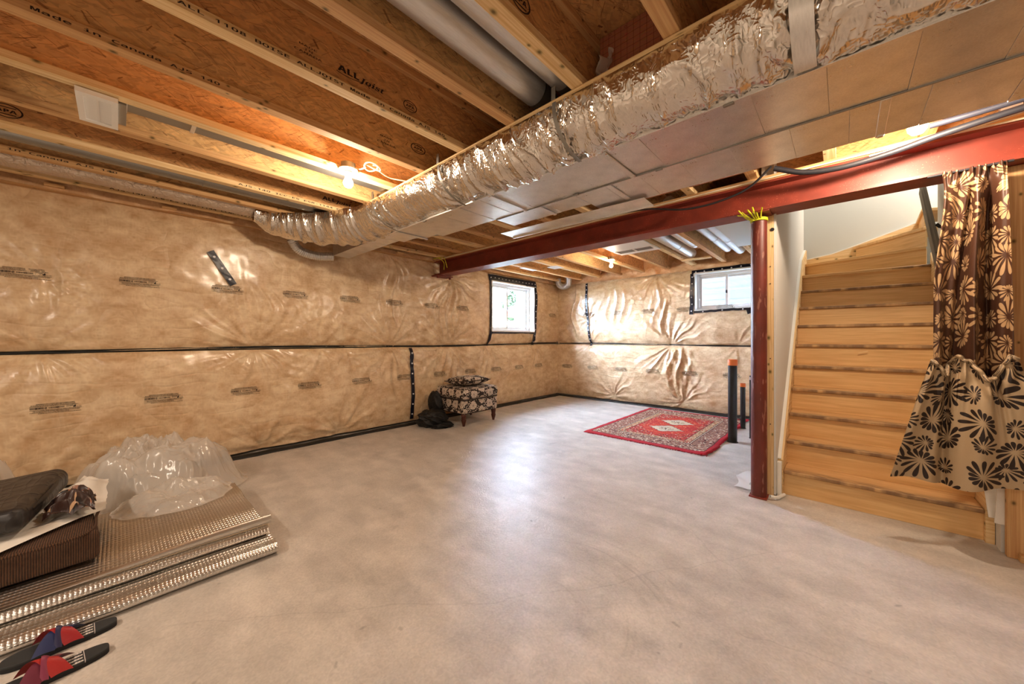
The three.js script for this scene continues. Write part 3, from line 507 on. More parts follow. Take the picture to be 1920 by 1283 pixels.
// ================================================================ ducts
const DY = 2.178;                                     // underside of the sheet metal trunk
{
  const d = thing('trunk_duct', 'long galvanized sheet metal trunk duct with panelled underside', 'duct', [-1.2, DY, 2.0]);
  const R = rng(44);
  // near row (b 1.71..2.10) and far row; each underside panel tilts a hair of its own
  const row = (edges, bNear, bFar, y) => edges.slice(0, -1).forEach((a0, i) => {
    const a1 = edges[i + 1], bn = bNear((a0 + a1) / 2), bf = bFar((a0 + a1) / 2);
    const g = uvm(new RoundedBoxGeometry(a1 - a0 - 0.0006, 0.006, bf - bn - 0.0006, 1, 0.0012), 'x'); g.rotateZ((R() - 0.5) * 0.04); g.rotateX((R() - 0.5) * 0.02); g.translate((a0 + a1) / 2, y + 0.004 + R() * 0.001, -(bn + bf) / 2);
    part(d, 'duct_panel', g, M.galv);
  });
  const e1 = [-4.43]; while (e1[e1.length - 1] < 2.0) e1.push(Math.min(2.1, e1[e1.length - 1] + 0.2 + 0.06 * R()));
  const far1 = (a) => (a < -3.3 ? 1.9 : a < -2.7 ? mix(1.92, 2.1, (a + 3.3) / 0.6) : 2.1);
  row(e1, () => 1.715, far1, DY);
  const e2 = [-2.1]; while (e2[e2.length - 1] < 0.45) e2.push(Math.min(0.5, e2[e2.length - 1] + 0.2 + 0.06 * R()));
  row(e2, () => 2.1, (a) => (a < -1.3 ? 2.32 : 2.485), DY);
  const e3 = [0.5]; while (e3[e3.length - 1] < 2.05) e3.push(Math.min(2.1, e3[e3.length - 1] + 0.26));
  row(e3, () => 2.1, () => 2.485, DY);
  // sides, top, seams
  part(d, 'side_sheet', box(-4.43, 2.1, DY + 0.004, JB - 0.002, 1.71, 1.716), M.galv);
  part(d, 'side_sheet', box(-4.43, -3.3, DY + 0.004, JB - 0.002, 1.895, 1.9), M.galv); part(d, 'side_sheet', box(-2.1, -1.3, DY + 0.008, JB - 0.002, 2.315, 2.32), M.galv); part(d, 'side_sheet', box(-1.3, 0.5, DY + 0.008, JB - 0.002, 2.48, 2.485), M.galv); part(d, 'side_sheet', box(0.5, 2.1, DY + 0.008, JB - 0.002, 2.48, 2.485), M.galv);
  part(d, 'side_sheet', plank([-3.3, 2.285, 1.9], [-2.7, 2.285, 2.1], 0.205, 0.004, [0, 1, 0]), M.galv); part(d, 'side_sheet', box(-2.7, -2.1, DY + 0.006, JB - 0.002, 2.1, 2.104), M.galv);
  part(d, 'end_sheet', box(-4.435, -4.43, DY + 0.004, JB - 0.002, 1.71, 1.9), M.galv); part(d, 'end_sheet', box(-2.105, -2.1, DY + 0.006, JB - 0.002, 2.1, 2.32), M.galv);
  part(d, 'top_sheet', box(-4.43, 2.1, JB - 0.008, JB - 0.003, 1.716, 2.1), M.galvDull); part(d, 'top_sheet', box(-2.1, 2.1, JB - 0.008, JB - 0.003, 2.1, 2.48), M.galvDull);
  part(d, 'edge_flange', box(-4.43, 2.1, DY - 0.004, DY + 0.001, 1.704, 1.718, 0.001), M.galv);
  part(d, 'centre_seam', box(-2.1, 2.1, DY - 0.005, DY + 0.001, 2.096, 2.104, 0.001), M.galvDull);
  for (const [a, b0, b1] of [[-3.0, 1.715, 2.05], [-1.78, 1.715, 2.1], [-1.66, 2.1, 2.32], [-0.93, 1.715, 2.1], [-1.1, 2.1, 2.485], [0.13, 2.1, 2.485], [0.95, 1.715, 2.1]]) { part(d, 'drive_cleat', box(a - 0.016, a + 0.016, DY - 0.007, DY, b0 + 0.005, b1 - 0.005, 0.003), M.galv); part(d, 'cleat_tab', box(a - 0.01, a + 0.012, DY - 0.011, DY - 0.001, b1 - 0.03, b1 - 0.006, 0.002), M.galv); }
  for (const [a, b] of [[-0.78, 2.1], [-1.33, 2.09], [-0.35, 1.712], [-2.55, 1.712], [0.62, 2.1]]) part(d, 'edge_clip', box(a - 0.02, a + 0.02, DY - 0.01, DY, b - 0.008, b + 0.008, 0.002), M.galvDull);
  // loose bright patch panel hung below the far row
  const pp = thing('patch_sheet', 'loose bright sheet metal patch hanging below the far edge of the duct', 'metal sheet', [-2.1, DY, 2.35]);
  part(pp, 'sheet', plank([-2.32, DY - 0.010, 2.46], [-1.0, DY - 0.018, 2.50], 0.17, 0.003, [0, 0, 1]), M.galv); part(pp, 'folded_edge', plank([-2.32, DY - 0.016, 2.55], [-1.0, DY - 0.024, 2.585], 0.012, 0.012, [0, 0, 1]), M.galv);
}
// foil insulation bulging over the near side of the trunk, bending and narrowing at the wall
{
  const path = [[2.05, 1.715, 0.235], [1, 1.715, 0.235], [0, 1.715, 0.235], [-1, 1.715, 0.232], [-2, 1.712, 0.232], [-2.7, 1.71, 0.235], [-3.1, 1.69, 0.236], [-3.4, 1.62, 0.225], [-3.65, 1.50, 0.215], [-3.86, 1.34, 0.20], [-4.02, 1.14, 0.17], [-4.09, 0.98, 0.13], [-4.10, 0.86, 0.075]];
  const cv = new THREE.CatmullRomCurve3(path.map(([a, b]) => new THREE.Vector3(a, 0, -b))), rc = new THREE.CatmullRomCurve3(path.map(([, , r], i) => new THREE.Vector3(i, r, 0)));
  const N = 900, Q = 44, straps = [-0.10, -1.06, -2.02, -2.95];
  const g = grid(N, Q, (u, v) => {
    const p = cv.getPointAt(u), t = cv.getTangentAt(u), nx = t.z, nz = -t.x;            // side direction in the plan
    const q = cv.getUtoTmapping(u), r0 = rc.getPoint(q).y, a = p.x, bend = step(-2.9, -3.7, a);
    const th = mix(0, mix(Math.PI / 2, Math.PI * 0.93, bend), v);
    const len = u * 7.0, arc = v * 0.36;
    let r = r0 + 0.014 * (fbm(len * 3, arc * 5, 3, 601) - 0.5);
    const w1 = fbm(len * 4, arc * 4, 2, 603), fold = Math.pow(ridge(len * 9 + 1.5 * w1, arc * 3.5 + w1 * 2, 605), 3), fine = Math.pow(ridge(len * 26 + 3 * w1, arc * 12, 607), 2);
    r += 0.022 * (fold - 0.35) * (0.4 + fbm(len * 1.3, arc * 2, 2, 611)) + 0.005 * (fine - 0.4) * (0.5 + w1) + 0.003 * (fbm(len * 34, arc * 34, 2, 609) - 0.5);
    for (const s of straps) { const x = Math.abs(a - s); r -= 0.022 * Math.exp(-x * x / 0.0012); r += 0.010 * Math.exp(-x * x / 0.012) * Math.sin(arc * 60 + x * 90) * 0.6; }
    const k = Math.sin(th), c = Math.cos(th);
    // th = 0: towards the room (-b), pi/2: straight down
    const dn = r * k * (0.93 + 0.04 * Math.sin(len * 2.1)), out = r * c * (1 + 0.10 * Math.sin(2 * th));
    return [p.x - nx * out * -1 * 1, Math.min(JB - 0.003, 2.398 - dn * (1 + 0.30 * bend)), -(p.z) - nz * out * -1 * -1];
  }, (u, v) => [u * 7.0, v * 0.36]);
  const d = thing('foil_sleeve', 'shiny crumpled foil insulation wrapped along the near side of the trunk duct', 'insulation', [-1.2, 2.17, 1.55]);
  part(d, 'foil_wrap', g, M.foil);
  part(d, 'top_batten', box(-3.2, 2.05, JB - 0.012, JB - 0.002, 1.462, 1.478, 0.002), M.pine);
  straps.forEach((a, i) => {
    const w = i ? 0.011 : 0.032, s = thing('hanger_strap', ['wide metal strap hung around the foil duct near the top right', 'narrow metal strap hung at the joist right of the twin round pipes', 'narrow metal strap around the middle of the foil duct', 'narrow metal strap around the left of the foil duct'][i], 'strap', [a, 2.2, 1.5], 'duct hanger straps');
    const pts = [...Array(14)].map((_, k) => { const th = k / 13 * Math.PI / 2, r = 0.243; return [1.715 - r * Math.cos(th) * (1 + 0.1 * Math.sin(2 * th)), 2.398 - r * Math.sin(th) * 0.94]; });
    pts.unshift([pts[0][0], 2.43]); if (!i) pts.pop();
    part(s, 'band', grid(1, pts.length - 1, (u, v) => { const [b, y] = pts[Math.round(v * (pts.length - 1))]; return [a + (u - 0.5) * 2 * w, y, b - 0.004]; }), i ? M.galvDull : M.galv);
    part(s, 'nail_plate', box(a - w * 1.1, a + w * 1.1, 2.388, 2.45, 1.458, 1.464, 0.001), M.galvDull);
  });
}
// round pipes lying in the joist bays
{
  const pipe = (name, label, a, y, r, b0, b1, mat, ribs = true) => {
    const t = thing(name, label, 'pipe', [a, y, (b0 + b1) / 2], 'round sheet metal pipes'); part(t, 'pipe_wall', bar([a, y, b0], [a, y, b1], r, 28), mat);
    if (ribs) for (let b = b0 + 0.45; b < b1; b += 1.15) part(t, 'joint_bead', new THREE.TorusGeometry(r + 0.001, 0.004, 6, 28).translate(a, y, -b), mat);
    return t;
  };
  M.pipe = std({ map: TEX.spangleCol, color: 0xf2f4f8, metalness: 0.7, roughness: 0.34 });
  pipe('round_pipe', 'left one of the twin shiny round pipes between joists at top centre', -1.225, 2.535, 0.073, -2.3, 1.52, M.pipe); pipe('round_pipe', 'right one of the twin shiny round pipes between joists at top centre', -1.045, 2.535, 0.073, -2.3, 1.52, M.pipe);
  const e = thing('pipe_elbow', 'dark end of the twin pipes turning down into the foil duct', 'elbow', [-1.13, 2.4, 1.56]);
  for (const a of [-1.225, -1.045]) part(e, 'elbow', tube([[a, 2.535, 1.53], [a, 2.53, 1.60], [a, 2.47, 1.66], [a, 2.40, 1.68]], 0.07, 20, 20), M.galvDull);
  pipe('round_pipe', 'dull round pipe in the joist bay above the foil bend on the left', -3.70, 2.46, 0.06, -2.3, 1.50, M.galvDull);
  pipe('round_pipe', 'pale round pipe beyond the beam left of the third ceiling bay', -1.66, 2.47, 0.07, 3.5, 5.75, M.pipe); pipe('round_pipe', 'shorter pale round pipe beyond the beam beside its twin', -1.46, 2.47, 0.06, 3.5, 5.2, M.pipe);
  pipe('round_pipe', 'pale round pipe beyond the beam nearest to the post', -1.06, 2.46, 0.065, 3.5, 5.9, M.pipe); pipe('round_pipe', 'second pale round pipe close to the post under the white ceiling sheet', -1.21, 2.49, 0.055, 3.5, 5.85, M.pipe);
  // branch pipe wrapped in dull foil along the left wall
  const bw = grid(160, 20, (u, v) => { const b = mix(-2.3, 0.86, u), th = v * Math.PI, r = 0.085 + 0.012 * (fbm(u * 30, v * 4, 3, 621) - 0.5); return [-4.11 - Math.cos(th) * r * 1.15, Math.min(JB + 0.03, 2.44 - Math.sin(th) * r), b]; }, (u, v) => [u * 3, v * 0.3]);
  single('branch_sleeve', 'dull foil sleeved branch pipe running along the joists by the left wall', 'pipe', bw, std({ color: 0xc9b6a4, metalness: 0.6, roughness: 0.4, bumpMap: rep(TEX.crumple, 2, 2), bumpScale: 0.01, side: THREE.DoubleSide }), [-4.11, 2.36, -0.7]);
  const fx = (name, label, pts, r, rib) => { const c = new THREE.CatmullRomCurve3(pts.map((p) => V(...p))), g = new THREE.TubeGeometry(c, 90, r, 16); const p = g.attributes.position, n = g.attributes.normal; for (let i = 0; i < p.count; i++) { const k = rib * Math.sin(Math.floor(i / 17) * 1.9); p.setXYZ(i, p.getX(i) + n.getX(i) * k, p.getY(i) + n.getY(i) * k, p.getZ(i) + n.getZ(i) * k); } g.computeVertexNormals(); single(name, label, 'pipe', g, M.pipe, pts[0]); };
  fx('flexible_pipe', 'ribbed flexible metal pipe below the left end of the foil duct', [[-4.32, 2.26, 1.24], [-4.34, 2.165, 1.32], [-4.33, 2.125, 1.48], [-4.30, 2.14, 1.66]], 0.045, 0.005);
  fx('flexible_pipe', 'ribbed metal elbow under the ceiling in the far left corner', [[-4.38, 2.44, 6.2], [-4.36, 2.33, 6.2], [-4.25, 2.27, 6.2], [-4.12, 2.30, 6.18], [-4.08, 2.38, 6.15], [-4.08, 2.5, 6.1]], 0.055, 0.005);
  const fd = thing('flat_duct', 'flat sheet metal duct beside the joist carrying the left bulb', 'duct', [-2.74, 2.4, 0.7]);
  const fs = part(fd, 'sheet', box(-2.80, -2.68, 2.405, 2.5, 0.03, 1.46, 0.004), M.galvDull); part(fd, 'end_cap', box(-2.81, -2.679, 2.40, 2.505, 0.0, 0.032, 0.002), M.galv); sub(fs, 'slide_seam', box(-2.803, -2.679, 2.400, 2.506, 0.28, 0.30, 0.002), M.galv);
}
// vents and panels on the joists
{
  const v = thing('ceiling_vent', 'white louvred vent grille fixed under the joists at upper left', 'vent', [-2.81, 2.36, -0.07]);
  const y = 2.36, a0 = -2.975, a1 = -2.635, b0 = -0.138, b1 = 0.0;
  const vf = part(v, 'frame', merge(box(a0, a1, y, y + 0.022, b0, b0 + 0.024), box(a0, a1, y, y + 0.022, b1 - 0.024, b1), box(a0, a0 + 0.034, y, y + 0.022, b0 + 0.024, b1 - 0.024), box(a1 - 0.034, a1, y, y + 0.022, b0 + 0.024, b1 - 0.024)), M.white);
  for (let i = 0; i < 15; i++) { const a = a0 + 0.042 + i * 0.0185, g = new THREE.BoxGeometry(0.0135, 0.003, 0.092); g.rotateZ(0.35); g.translate(a, y + 0.009, -(b0 + b1) / 2); sub(vf, 'louvre', g, M.white); }
  part(v, 'centre_bar', box(a0 + 0.02, a1 - 0.02, y + 0.004, y + 0.012, -0.073, -0.065), M.white);
  part(v, 'boot', box(-2.94, -2.685, y + 0.022, 2.5, b0 + 0.004, b1 + 0.03, 0.002), M.galvDull);
  const r = thing('return_grille', 'white ceiling panel with a return air grille beyond the beam', 'vent', [-2.0, 2.375, 4.5]);
  part(r, 'panel', box(-2.30, -1.76, 2.374, 2.386, 3.75, 4.56, 0.002), M.white); part(r, 'panel', box(-2.30, -1.76, 2.374, 2.386, 4.70, 4.80, 0.002), M.white);
  part(r, 'grille_frame', merge(box(-2.30, -2.26, 2.37, 2.386, 4.56, 4.7), box(-1.80, -1.76, 2.37, 2.386, 4.56, 4.7), box(-2.04, -2.02, 2.37, 2.386, 4.56, 4.7)), M.white);
  for (let i = 0; i < 6; i++) part(r, 'louvre', box(-2.26, -1.80, 2.376, 2.379, 4.57 + i * 0.022, 4.582 + i * 0.022), std({ color: 0x8d8a86, roughness: 0.6 }));
  single('ceiling_sheet', 'pale metal sheet nailed across the joists next to the post', 'metal sheet', box(-0.99, -0.5, 2.376, 2.386, 3.6, 5.35, 0.002), std({ color: 0xdde4e4, metalness: 0.3, roughness: 0.5 }), [-0.75, 2.376, 4.4]);
  single('wood_spacer', 'short pale board nailed across two joists near the far window', 'board', box(-1.80, -1.40, 2.372, 2.388, 5.72, 5.82, 0.002), M.pine, [-1.6, 2.372, 5.77]);
  single('paper_tag', 'white paper sheet stapled under the joists past the far window', 'paper', box(-3.62, -3.42, 2.384, 2.388, 4.80, 5.02), M.white, [-3.5, 2.384, 4.9]);
  single('paper_tag', 'narrow white slat across the joists in front of the garden window', 'paper', box(-4.0, -3.9, 2.384, 2.388, 4.55, 4.9), M.white, [-3.95, 2.384, 4.7]);
}
// lamps: porcelain holder + bulb + light of the same size
function lamp(label, a, b, { yb = 2.30, r = 0.034, disc = 0.062, power = BULB.power, up = 2.384 } = {}) {
  const t = thing('bulb_lamp', label, 'lamp', [a, yb - r, b], 'bare ceiling bulbs');
  part(t, 'junction_box', cyl(a, up + 0.012, up + 0.055, b, 0.05, 0.05, 8), M.galvDull);
  const hp = part(t, 'holder_plate', lathe([[0, 0], [disc * 0.55, 0], [disc, 0.006], [disc, 0.014], [0, 0.014]], a, up, b, 28), M.white);
  sub(hp, 'socket', lathe([[0, -0.045], [0.021, -0.045], [0.024, -0.01], [0.03, 0.0], [0, 0.0]], a, up, b, 20), M.white);
  const g = lathe([[0, -r], [r * 0.6, -r * 0.8], [r * 0.95, -r * 0.3], [r, 0.1 * r], [r * 0.85, r * 0.6], [r * 0.5, r * 1.15], [r * 0.42, r * 1.5]], a, yb, b, 24);
  part(t, 'bulb', g, std({ color: 0xffffff, emissive: new THREE.Color(1, 0.86, 0.68), emissiveIntensity: 9, roughness: 0.4 }), 'glowing white bulb');
  const l = new THREE.PointLight(BULB.color, power); l.position.set(0, r, 0); l.shadow.radius = 1.6; l.castShadow = true; l.name = 'bulb_light'; t.add(l);
}
lamp('bare bulb on a white holder below the joists left of the foil duct', -2.58, 1.10);
lamp('bare bulb glowing above the red beam at the right', 0.284, 2.80, { yb: 2.295, r: 0.038, power: 3.5 });
lamp('small bare bulb glowing beyond the beam near the far wall', -2.58, 5.03, { disc: 0.05, r: 0.03, power: 1.3 });
// unseen fill lights added behind the camera to brighten the near floor
RectAreaLightUniformsLib.init();
for (const [a, b, label] of [[-2.0, -1.75, 'long shop light behind the camera on the left outside the photo'], [0.9, -1.5, 'long shop light behind the camera on the right outside the photo']]) {
  const t = thing('fill_light', label, 'lamp', [a, 2.27, b], 'fill lights added behind the camera');
  part(t, 'housing', box(a - 0.62, a + 0.62, 2.30, 2.36, b - 0.09, b + 0.09, 0.01), M.white);
  part(t, 'diffuser', box(a - 0.6, a + 0.6, 2.285, 2.299, b - 0.075, b + 0.075, 0.004), std({ color: 0xffffff, emissive: new THREE.Color(1, 0.9, 0.76), emissiveIntensity: 3 }));
  const l = new THREE.RectAreaLight(new THREE.Color().setRGB(1, 0.81, 0.64), FILL, 1.2, 0.15); l.position.set(0, 2.278 - 2.27, 0); l.rotation.x = -Math.PI / 2; l.name = 'fill_area_light'; t.add(l);
}
{
  const c = [...Array(26)].map((_, i) => [-2.50 + 0.045 * Math.cos(i * 0.62) + 0.002 * i, 2.43 + 0.012 * Math.sin(i * 0.9), 1.22 + 0.05 * Math.sin(i * 0.62) + 0.001 * i]);
  single('cable_coil', 'coiled white cable hanging beside the left bulb', 'cable', merge(tube(c.slice(0, 18), 0.005, 120, 6), tube([[-2.575, 2.42, 1.13], [-2.55, 2.415, 1.17], [-2.5, 2.42, 1.19]], 0.005, 12, 6), tube([[-2.48, 2.42, 1.27], [-2.52, 2.415, 1.38], [-2.47, 2.41, 1.5]], 0.005, 16, 6)), M.cable, [-2.5, 2.42, 1.2]);
}

// ================================================================ stairs
const SA0 = -0.338, SA1 = 0.618, SB = 3.48, RISE = 0.1912, RUN = 0.1951;
{
  const s = thing('staircase', 'enclosed plywood staircase climbing away and turning right', 'stairs', [0.14, 0, 4.2]);
  const tr = 0.028, R = rng(8);
  // trodden treads: dark grime in streaks on the front edge (v = distance from the nosing)
  TEX.tread = dataTex(1024, 256, (u, v) => { const t = fbm(u * 5, v * 12, 4, 33, 5, 12), d = v * 0.25, edge = 1 - step(0.012, 0.07 + 0.06 * fbm(u * 6, 1, 3, 37, 6, 1), d), g = edge * step(0.30, 0.72, fbm(u * 14, v * 30, 4, 39, 14, 30)) * 0.62 + 0.10 * edge; return [mix(mix(200, 236, t), 94, g), mix(mix(152, 196, t), 66, g), mix(mix(98, 140, t), 44, g)]; });
  TEX.tread.wrapT = THREE.ClampToEdgeWrapping;
  M.tread = std({ map: TEX.tread, roughness: 0.6 });
  const treadUv = (g, b0, o) => { const p = g.attributes.position, q = g.attributes.uv; for (let i = 0; i < p.count; i++) q.setXY(i, p.getX(i) + o, clamp((-p.getZ(i) - b0) / 0.25, 0.01, 0.99)); return g; };
  for (let n = 1; n <= 10; n++) {
    const b = SB + (n - 1) * RUN, y = n * RISE;
    part(s, 'riser', box(SA0, SA1, y - RISE + 0.001, y - tr - 0.0005, b, b + 0.018, 0.001, 'x', 1, R() * 3, R() * 3), M.ply);
    part(s, 'tread', treadUv(box(SA0 + 0.0005, SA1 - 0.0005, y - tr, y, b - 0.024, n < 10 ? b + RUN + 0.016 : b + RUN, 0.008, 'x', 1), b - 0.024, R() * 3), M.tread);
  }
  // winders fan about the inner corner
  const piv = [0.60, 5.40], ends = [[SA0, 5.18], [SA0, 5.66], [0.12, 5.93], [0.62, 5.93]];
  const slab = (pts, y0, y1) => { const g = new THREE.ExtrudeGeometry(new THREE.Shape(pts.map(([a, b]) => new THREE.Vector2(a, b))), { depth: y1 - y0, bevelEnabled: true, bevelSize: 0.003, bevelThickness: 0.003, bevelSegments: 1 }); g.rotateX(-Math.PI / 2); g.translate(0, y0, 0); return uvm(g, 'x'); };
  part(s, 'tread', slab([[SA0, 5.2], [0.60, 5.22], [0.60, 5.42], [SA0, 5.72]], 10 * RISE - tr, 10 * RISE - 0.003), M.ply);
  for (let k = 1; k <= 3; k++) {
    const y = (10 + k) * RISE, e = ends[k], p = [piv[0], piv[1] - 0.10 + 0.02 * k];
    part(s, 'riser', plank([p[0], y - RISE / 2 - tr / 2, p[1]], [e[0], y - RISE / 2 - tr / 2, e[1]], RISE - tr - 0.001, 0.018, [0, 1, 0]), M.ply);
    const q = ends[k + 1] ?? [0.9, 5.93], nb = 0.026, dx = e[1] - p[1], dz = -(e[0] - p[0]), L = Math.hypot(dx, dz), o = [dx / L * nb * -1, dz / L * nb * -1];
    const poly = k === 1 ? [[p[0] + o[0], p[1] + o[1]], [e[0], e[1] - nb], [e[0], 5.93], q, [p[0], p[1] + 0.05]] : [[p[0] + o[0], p[1] + o[1]], [e[0] - nb, e[1]], q, [p[0] + 0.1, p[1] + 0.05]];
    part(s, 'tread', slab(poly.map(([a, b]) => [a, b]), y - tr, y - 0.003), M.ply);
  }
  // skirt boards (stringers)
  const skirt = (a0, a1, name) => {
    const pts = [[SB - 0.03, 0], [SB - 0.03, 0.27], [SB + 9.6 * RUN, 0.27 + 9.6 * RISE], [5.9, 2.32], [5.9, 1.7], [SB + 0.3, 0]];
    const g = new THREE.ExtrudeGeometry(new THREE.Shape(pts.map(([b, y]) => new THREE.Vector2(b, y))), { depth: a1 - a0, bevelEnabled: false }); g.rotateY(Math.PI / 2); g.translate(a0, 0, 0); return part(s, name, uvm(g, 'z'), M.pine);
  };
  skirt(-0.372, SA0 - 0.0005, 'skirt_board');
  { const pts = [[SB - 0.03, 0], [SB - 0.03, 0.27], [SB + 9.2 * RUN, 0.27 + 9.2 * RISE], [SB + 9.2 * RUN, 1.4], [SB + 0.3, 0]]; const g = new THREE.ExtrudeGeometry(new THREE.Shape(pts.map(([b, y]) => new THREE.Vector2(b, y))), { depth: 0.034, bevelEnabled: false }); g.rotateY(Math.PI / 2); g.translate(SA1 + 0.0005, 0, 0); part(s, 'skirt_board', uvm(g, 'z'), M.pine); }
  // skirt on the back wall of the shaft
  { const pts = [[-0.372, 1.9], [-0.372, 2.20], [-0.1, 2.24], [0.12, 2.31], [0.5, 2.44], [0.66, 2.5], [0.66, 2.1]]; const g = new THREE.ExtrudeGeometry(new THREE.Shape(pts.map((p) => new THREE.Vector2(...p))), { depth: 0.02, bevelEnabled: false }); g.translate(0, 0, -5.955); part(s, 'skirt_board', uvm(g, 'x'), M.pine); }
  part(s, 'nosing_sliver', plank([0.10, 5 * RISE + 0.12, SB + 5 * RUN - 0.03], [0.16, 5 * RISE + 0.135, SB + 5 * RUN - 0.03], 0.008, 0.002, [0, 1, 0]), M.pine, 'small pale splinter on a riser');
}
// ---- stair shaft walls and the partition behind the post
{
  const w = setting('wall_stair_left', 'white drywall partition between the post and the stairs', [-0.41, 0, 4.6]);
  part(w, 'drywall', box(-0.386, -0.373, 0.02, 3.7, 3.358, 5.96), M.drywall); part(w, 'stud', box(-0.434, -0.387, 0, BY0 - 0.004, 3.358, 3.398, 0.003, 'y'), M.pine); part(w, 'drywall', box(-0.47, -0.388, 0, 2.68, 3.40, 6.58), M.drywall); part(w, 'drywall', box(-0.47, -0.388, 2.69, 3.7, 3.44, 6.0), M.drywall);
  for (const [y, z] of [[0.55, 3.356], [1.05, 3.356], [1.62, 3.356], [1.75, 3.356]]) { const g = new THREE.CylinderGeometry(0.004, 0.004, 0.004, 8); g.rotateX(Math.PI / 2); g.translate(-0.408, y, -z); part(w, 'nail_head', g, M.cableDark); }
  { const g = new THREE.CylinderGeometry(0.013, 0.013, 0.006, 14); g.rotateX(Math.PI / 2); g.translate(-0.396, 2.03, -3.356); part(w, 'drilled_hole', g, M.black); }
  const b = setting('wall_stair_back', 'grey painted end wall of the stair shaft', [0.6, 1.7, 5.98]);
  part(b, 'drywall', box(-0.386, 2.35, 0, 3.7, 5.96, 6.02), M.drywallGrey);
  const r = setting('wall_stair_right', 'wall along the right of the lower stairs', [0.7, 0, 4.3]);
  part(r, 'drywall', box(0.655, 0.73, 0, 3.7, 3.36, 5.20), M.drywall); part(r, 'drywall', box(0.73, 2.35, 0, 3.7, 5.12, 5.20), M.drywall); part(r, 'drywall', box(2.15, 2.35, 2.7, 3.7, 3.4, 6.0), M.drywall); part(r, 'drywall', box(-0.47, 2.35, 2.75, 3.7, 3.36, 3.44), M.drywall);
  const t = setting('ceiling_stair', 'ceiling above the stair shaft', [0.8, 3.7, 4.7]); part(t, 'drywall', box(-0.47, 2.4, 3.7, 3.76, 3.36, 6.05), M.drywall);
  const tm = setting('trim_1', 'thin white bead on top of the stair skirt boards', [-0.36, 1.2, 4.5]);
  part(tm, 'bead', plank([-0.362, 0.275, SB - 0.03], [-0.362, 0.275 + 9.6 * RISE, SB + 9.6 * RUN], 0.022, 0.012, [1, 0, 0]), M.trimWhite); part(tm, 'bead', plank([-0.362, 2.11, SB + 9.6 * RUN], [-0.362, 2.33, 5.94], 0.022, 0.012, [1, 0, 0]), M.trimWhite);
  [[-0.372, 2.205], [-0.1, 2.245], [0.12, 2.315], [0.5, 2.445], [0.66, 2.505]].forEach(([a, y], i, A) => { if (i) part(tm, 'bead', plank([A[i - 1][0], A[i - 1][1], 5.945], [a, y, 5.945], 0.022, 0.012, [0, 0, 1]), M.trimWhite); });
  const t2 = setting('trim_2', 'white trim scraps at the foot of the stairs', [0.64, 0, 3.42]);
  part(t2, 'casing', plank([0.635, 0.36, 3.46], [0.645, 0.17, 3.40], 0.05, 0.012, [1, 0, 0]), M.trimWhite); part(t2, 'casing', plank([0.668, 0.42, 3.345], [0.655, 0.16, 3.345], 0.05, 0.01, [1, 0, 0]), M.trimWhite); part(t2, 'casing', box(-0.372, -0.345, 0.0, 0.26, 3.40, 3.446, 0.002), M.trimWhite);
  const p = setting('wall_jamb', 'tall wooden end panel right of the curtain', [0.9, 0, 3.33]);
  part(p, 'panel', box(0.664, 0.86, 0.0, BY0 - 0.003, 3.30, 3.34, 0.004, 'y', 1), M.pine2); part(p, 'panel', box(0.862, 2.14, 0.0, BY0 - 0.003, 3.30, 3.34, 0.004, 'y', 1, 2), M.pine2); part(p, 'infill', box(0.664, 2.14, BY0, 2.74, 3.40, 3.44), M.osb); part(p, 'sole_plate', box(0.70, 2.14, 0, 0.04, 3.26, 3.30, 0.003), M.pine2);
  part(p, 'backing', box(0.74, 2.14, 0, 2.74, 3.345, 3.40), M.concrete); part(p, 'header', box(-0.45, 0.664, BY1 + 0.04, 2.74, 3.40, 3.44), M.osb);
  // hand rail on the right wall with its bracket
  const h = thing('hand_rail', 'weathered grey wooden hand rail sloping down behind the curtain', 'handrail', [0.56, 1.6, 4.5]);
  part(h, 'rail', plank([0.555, 2.62, 5.16], [0.555, 1.1, 3.65], 0.085, 0.038, [0, 1, 0]), M.greyWood);
  for (const [y, b] of [[2.22, 4.62], [1.38, 3.9]]) part(h, 'bracket', merge(tube([[0.575, y - 0.06, b], [0.60, y - 0.09, b], [0.64, y - 0.08, b]], 0.012, 10, 8), box(0.63, 0.656, y - 0.13, y - 0.03, b - 0.025, b + 0.025, 0.006)), M.black);
  // lamp on the upper floor that lights the shaft
  const l = thing('ceiling_lamp', 'round ceiling lamp at the top of the stair shaft outside the photo', 'lamp', [1.0, 3.6, 5.5]);
  part(l, 'diffuser', lathe([[0, 0], [0.12, 0.01], [0.15, 0.04], [0.15, 0.08], [0, 0.08]], 1.0, 3.615, 5.5, 24), std({ color: 0xffffff, emissive: new THREE.Color(1, 0.93, 0.82), emissiveIntensity: 2 }));
  const pl = new THREE.PointLight(new THREE.Color().setRGB(1, 0.95, 0.88), 4.2); pl.position.set(0, 0.03, 0); pl.shadow.radius = 3; pl.castShadow = true; l.add(pl);
}
// things by the post
{
  const t = thing('paper_wrap', 'white printed paper wrap lying on the floor behind the red post', 'paper', [-0.6, 0, 3.5]);
  part(t, 'sheet', grid(24, 18, (u, v) => [mix(-0.655, -0.475, u) + 0.02 * Math.sin(v * 5), 0.006 + 0.03 * u * v + 0.012 * Math.abs(Math.sin(u * 6 + v * 3)) * (0.4 + v) + 0.02 * v * (1 - u), mix(3.375, 3.95 - 0.35 * (1 - u), v)]), M.white);
  part(t, 'printed_mark', grid(2, 2, (u, v) => [mix(-0.555, -0.525, u), 0.034 + 0.004 * v, mix(3.40, 3.46, v)]), M.ink);
  const s = tube([[-0.40, 0.03, 3.27], [-0.36, 0.02, 3.31], [-0.345, 0.012, 3.38], [-0.33, 0.012, 3.43]], 0.012, 16, 8); single('foam_rod', 'white foam rod curled on the floor right of the post', 'foam', s, M.white, [-0.36, 0, 3.35]);
}
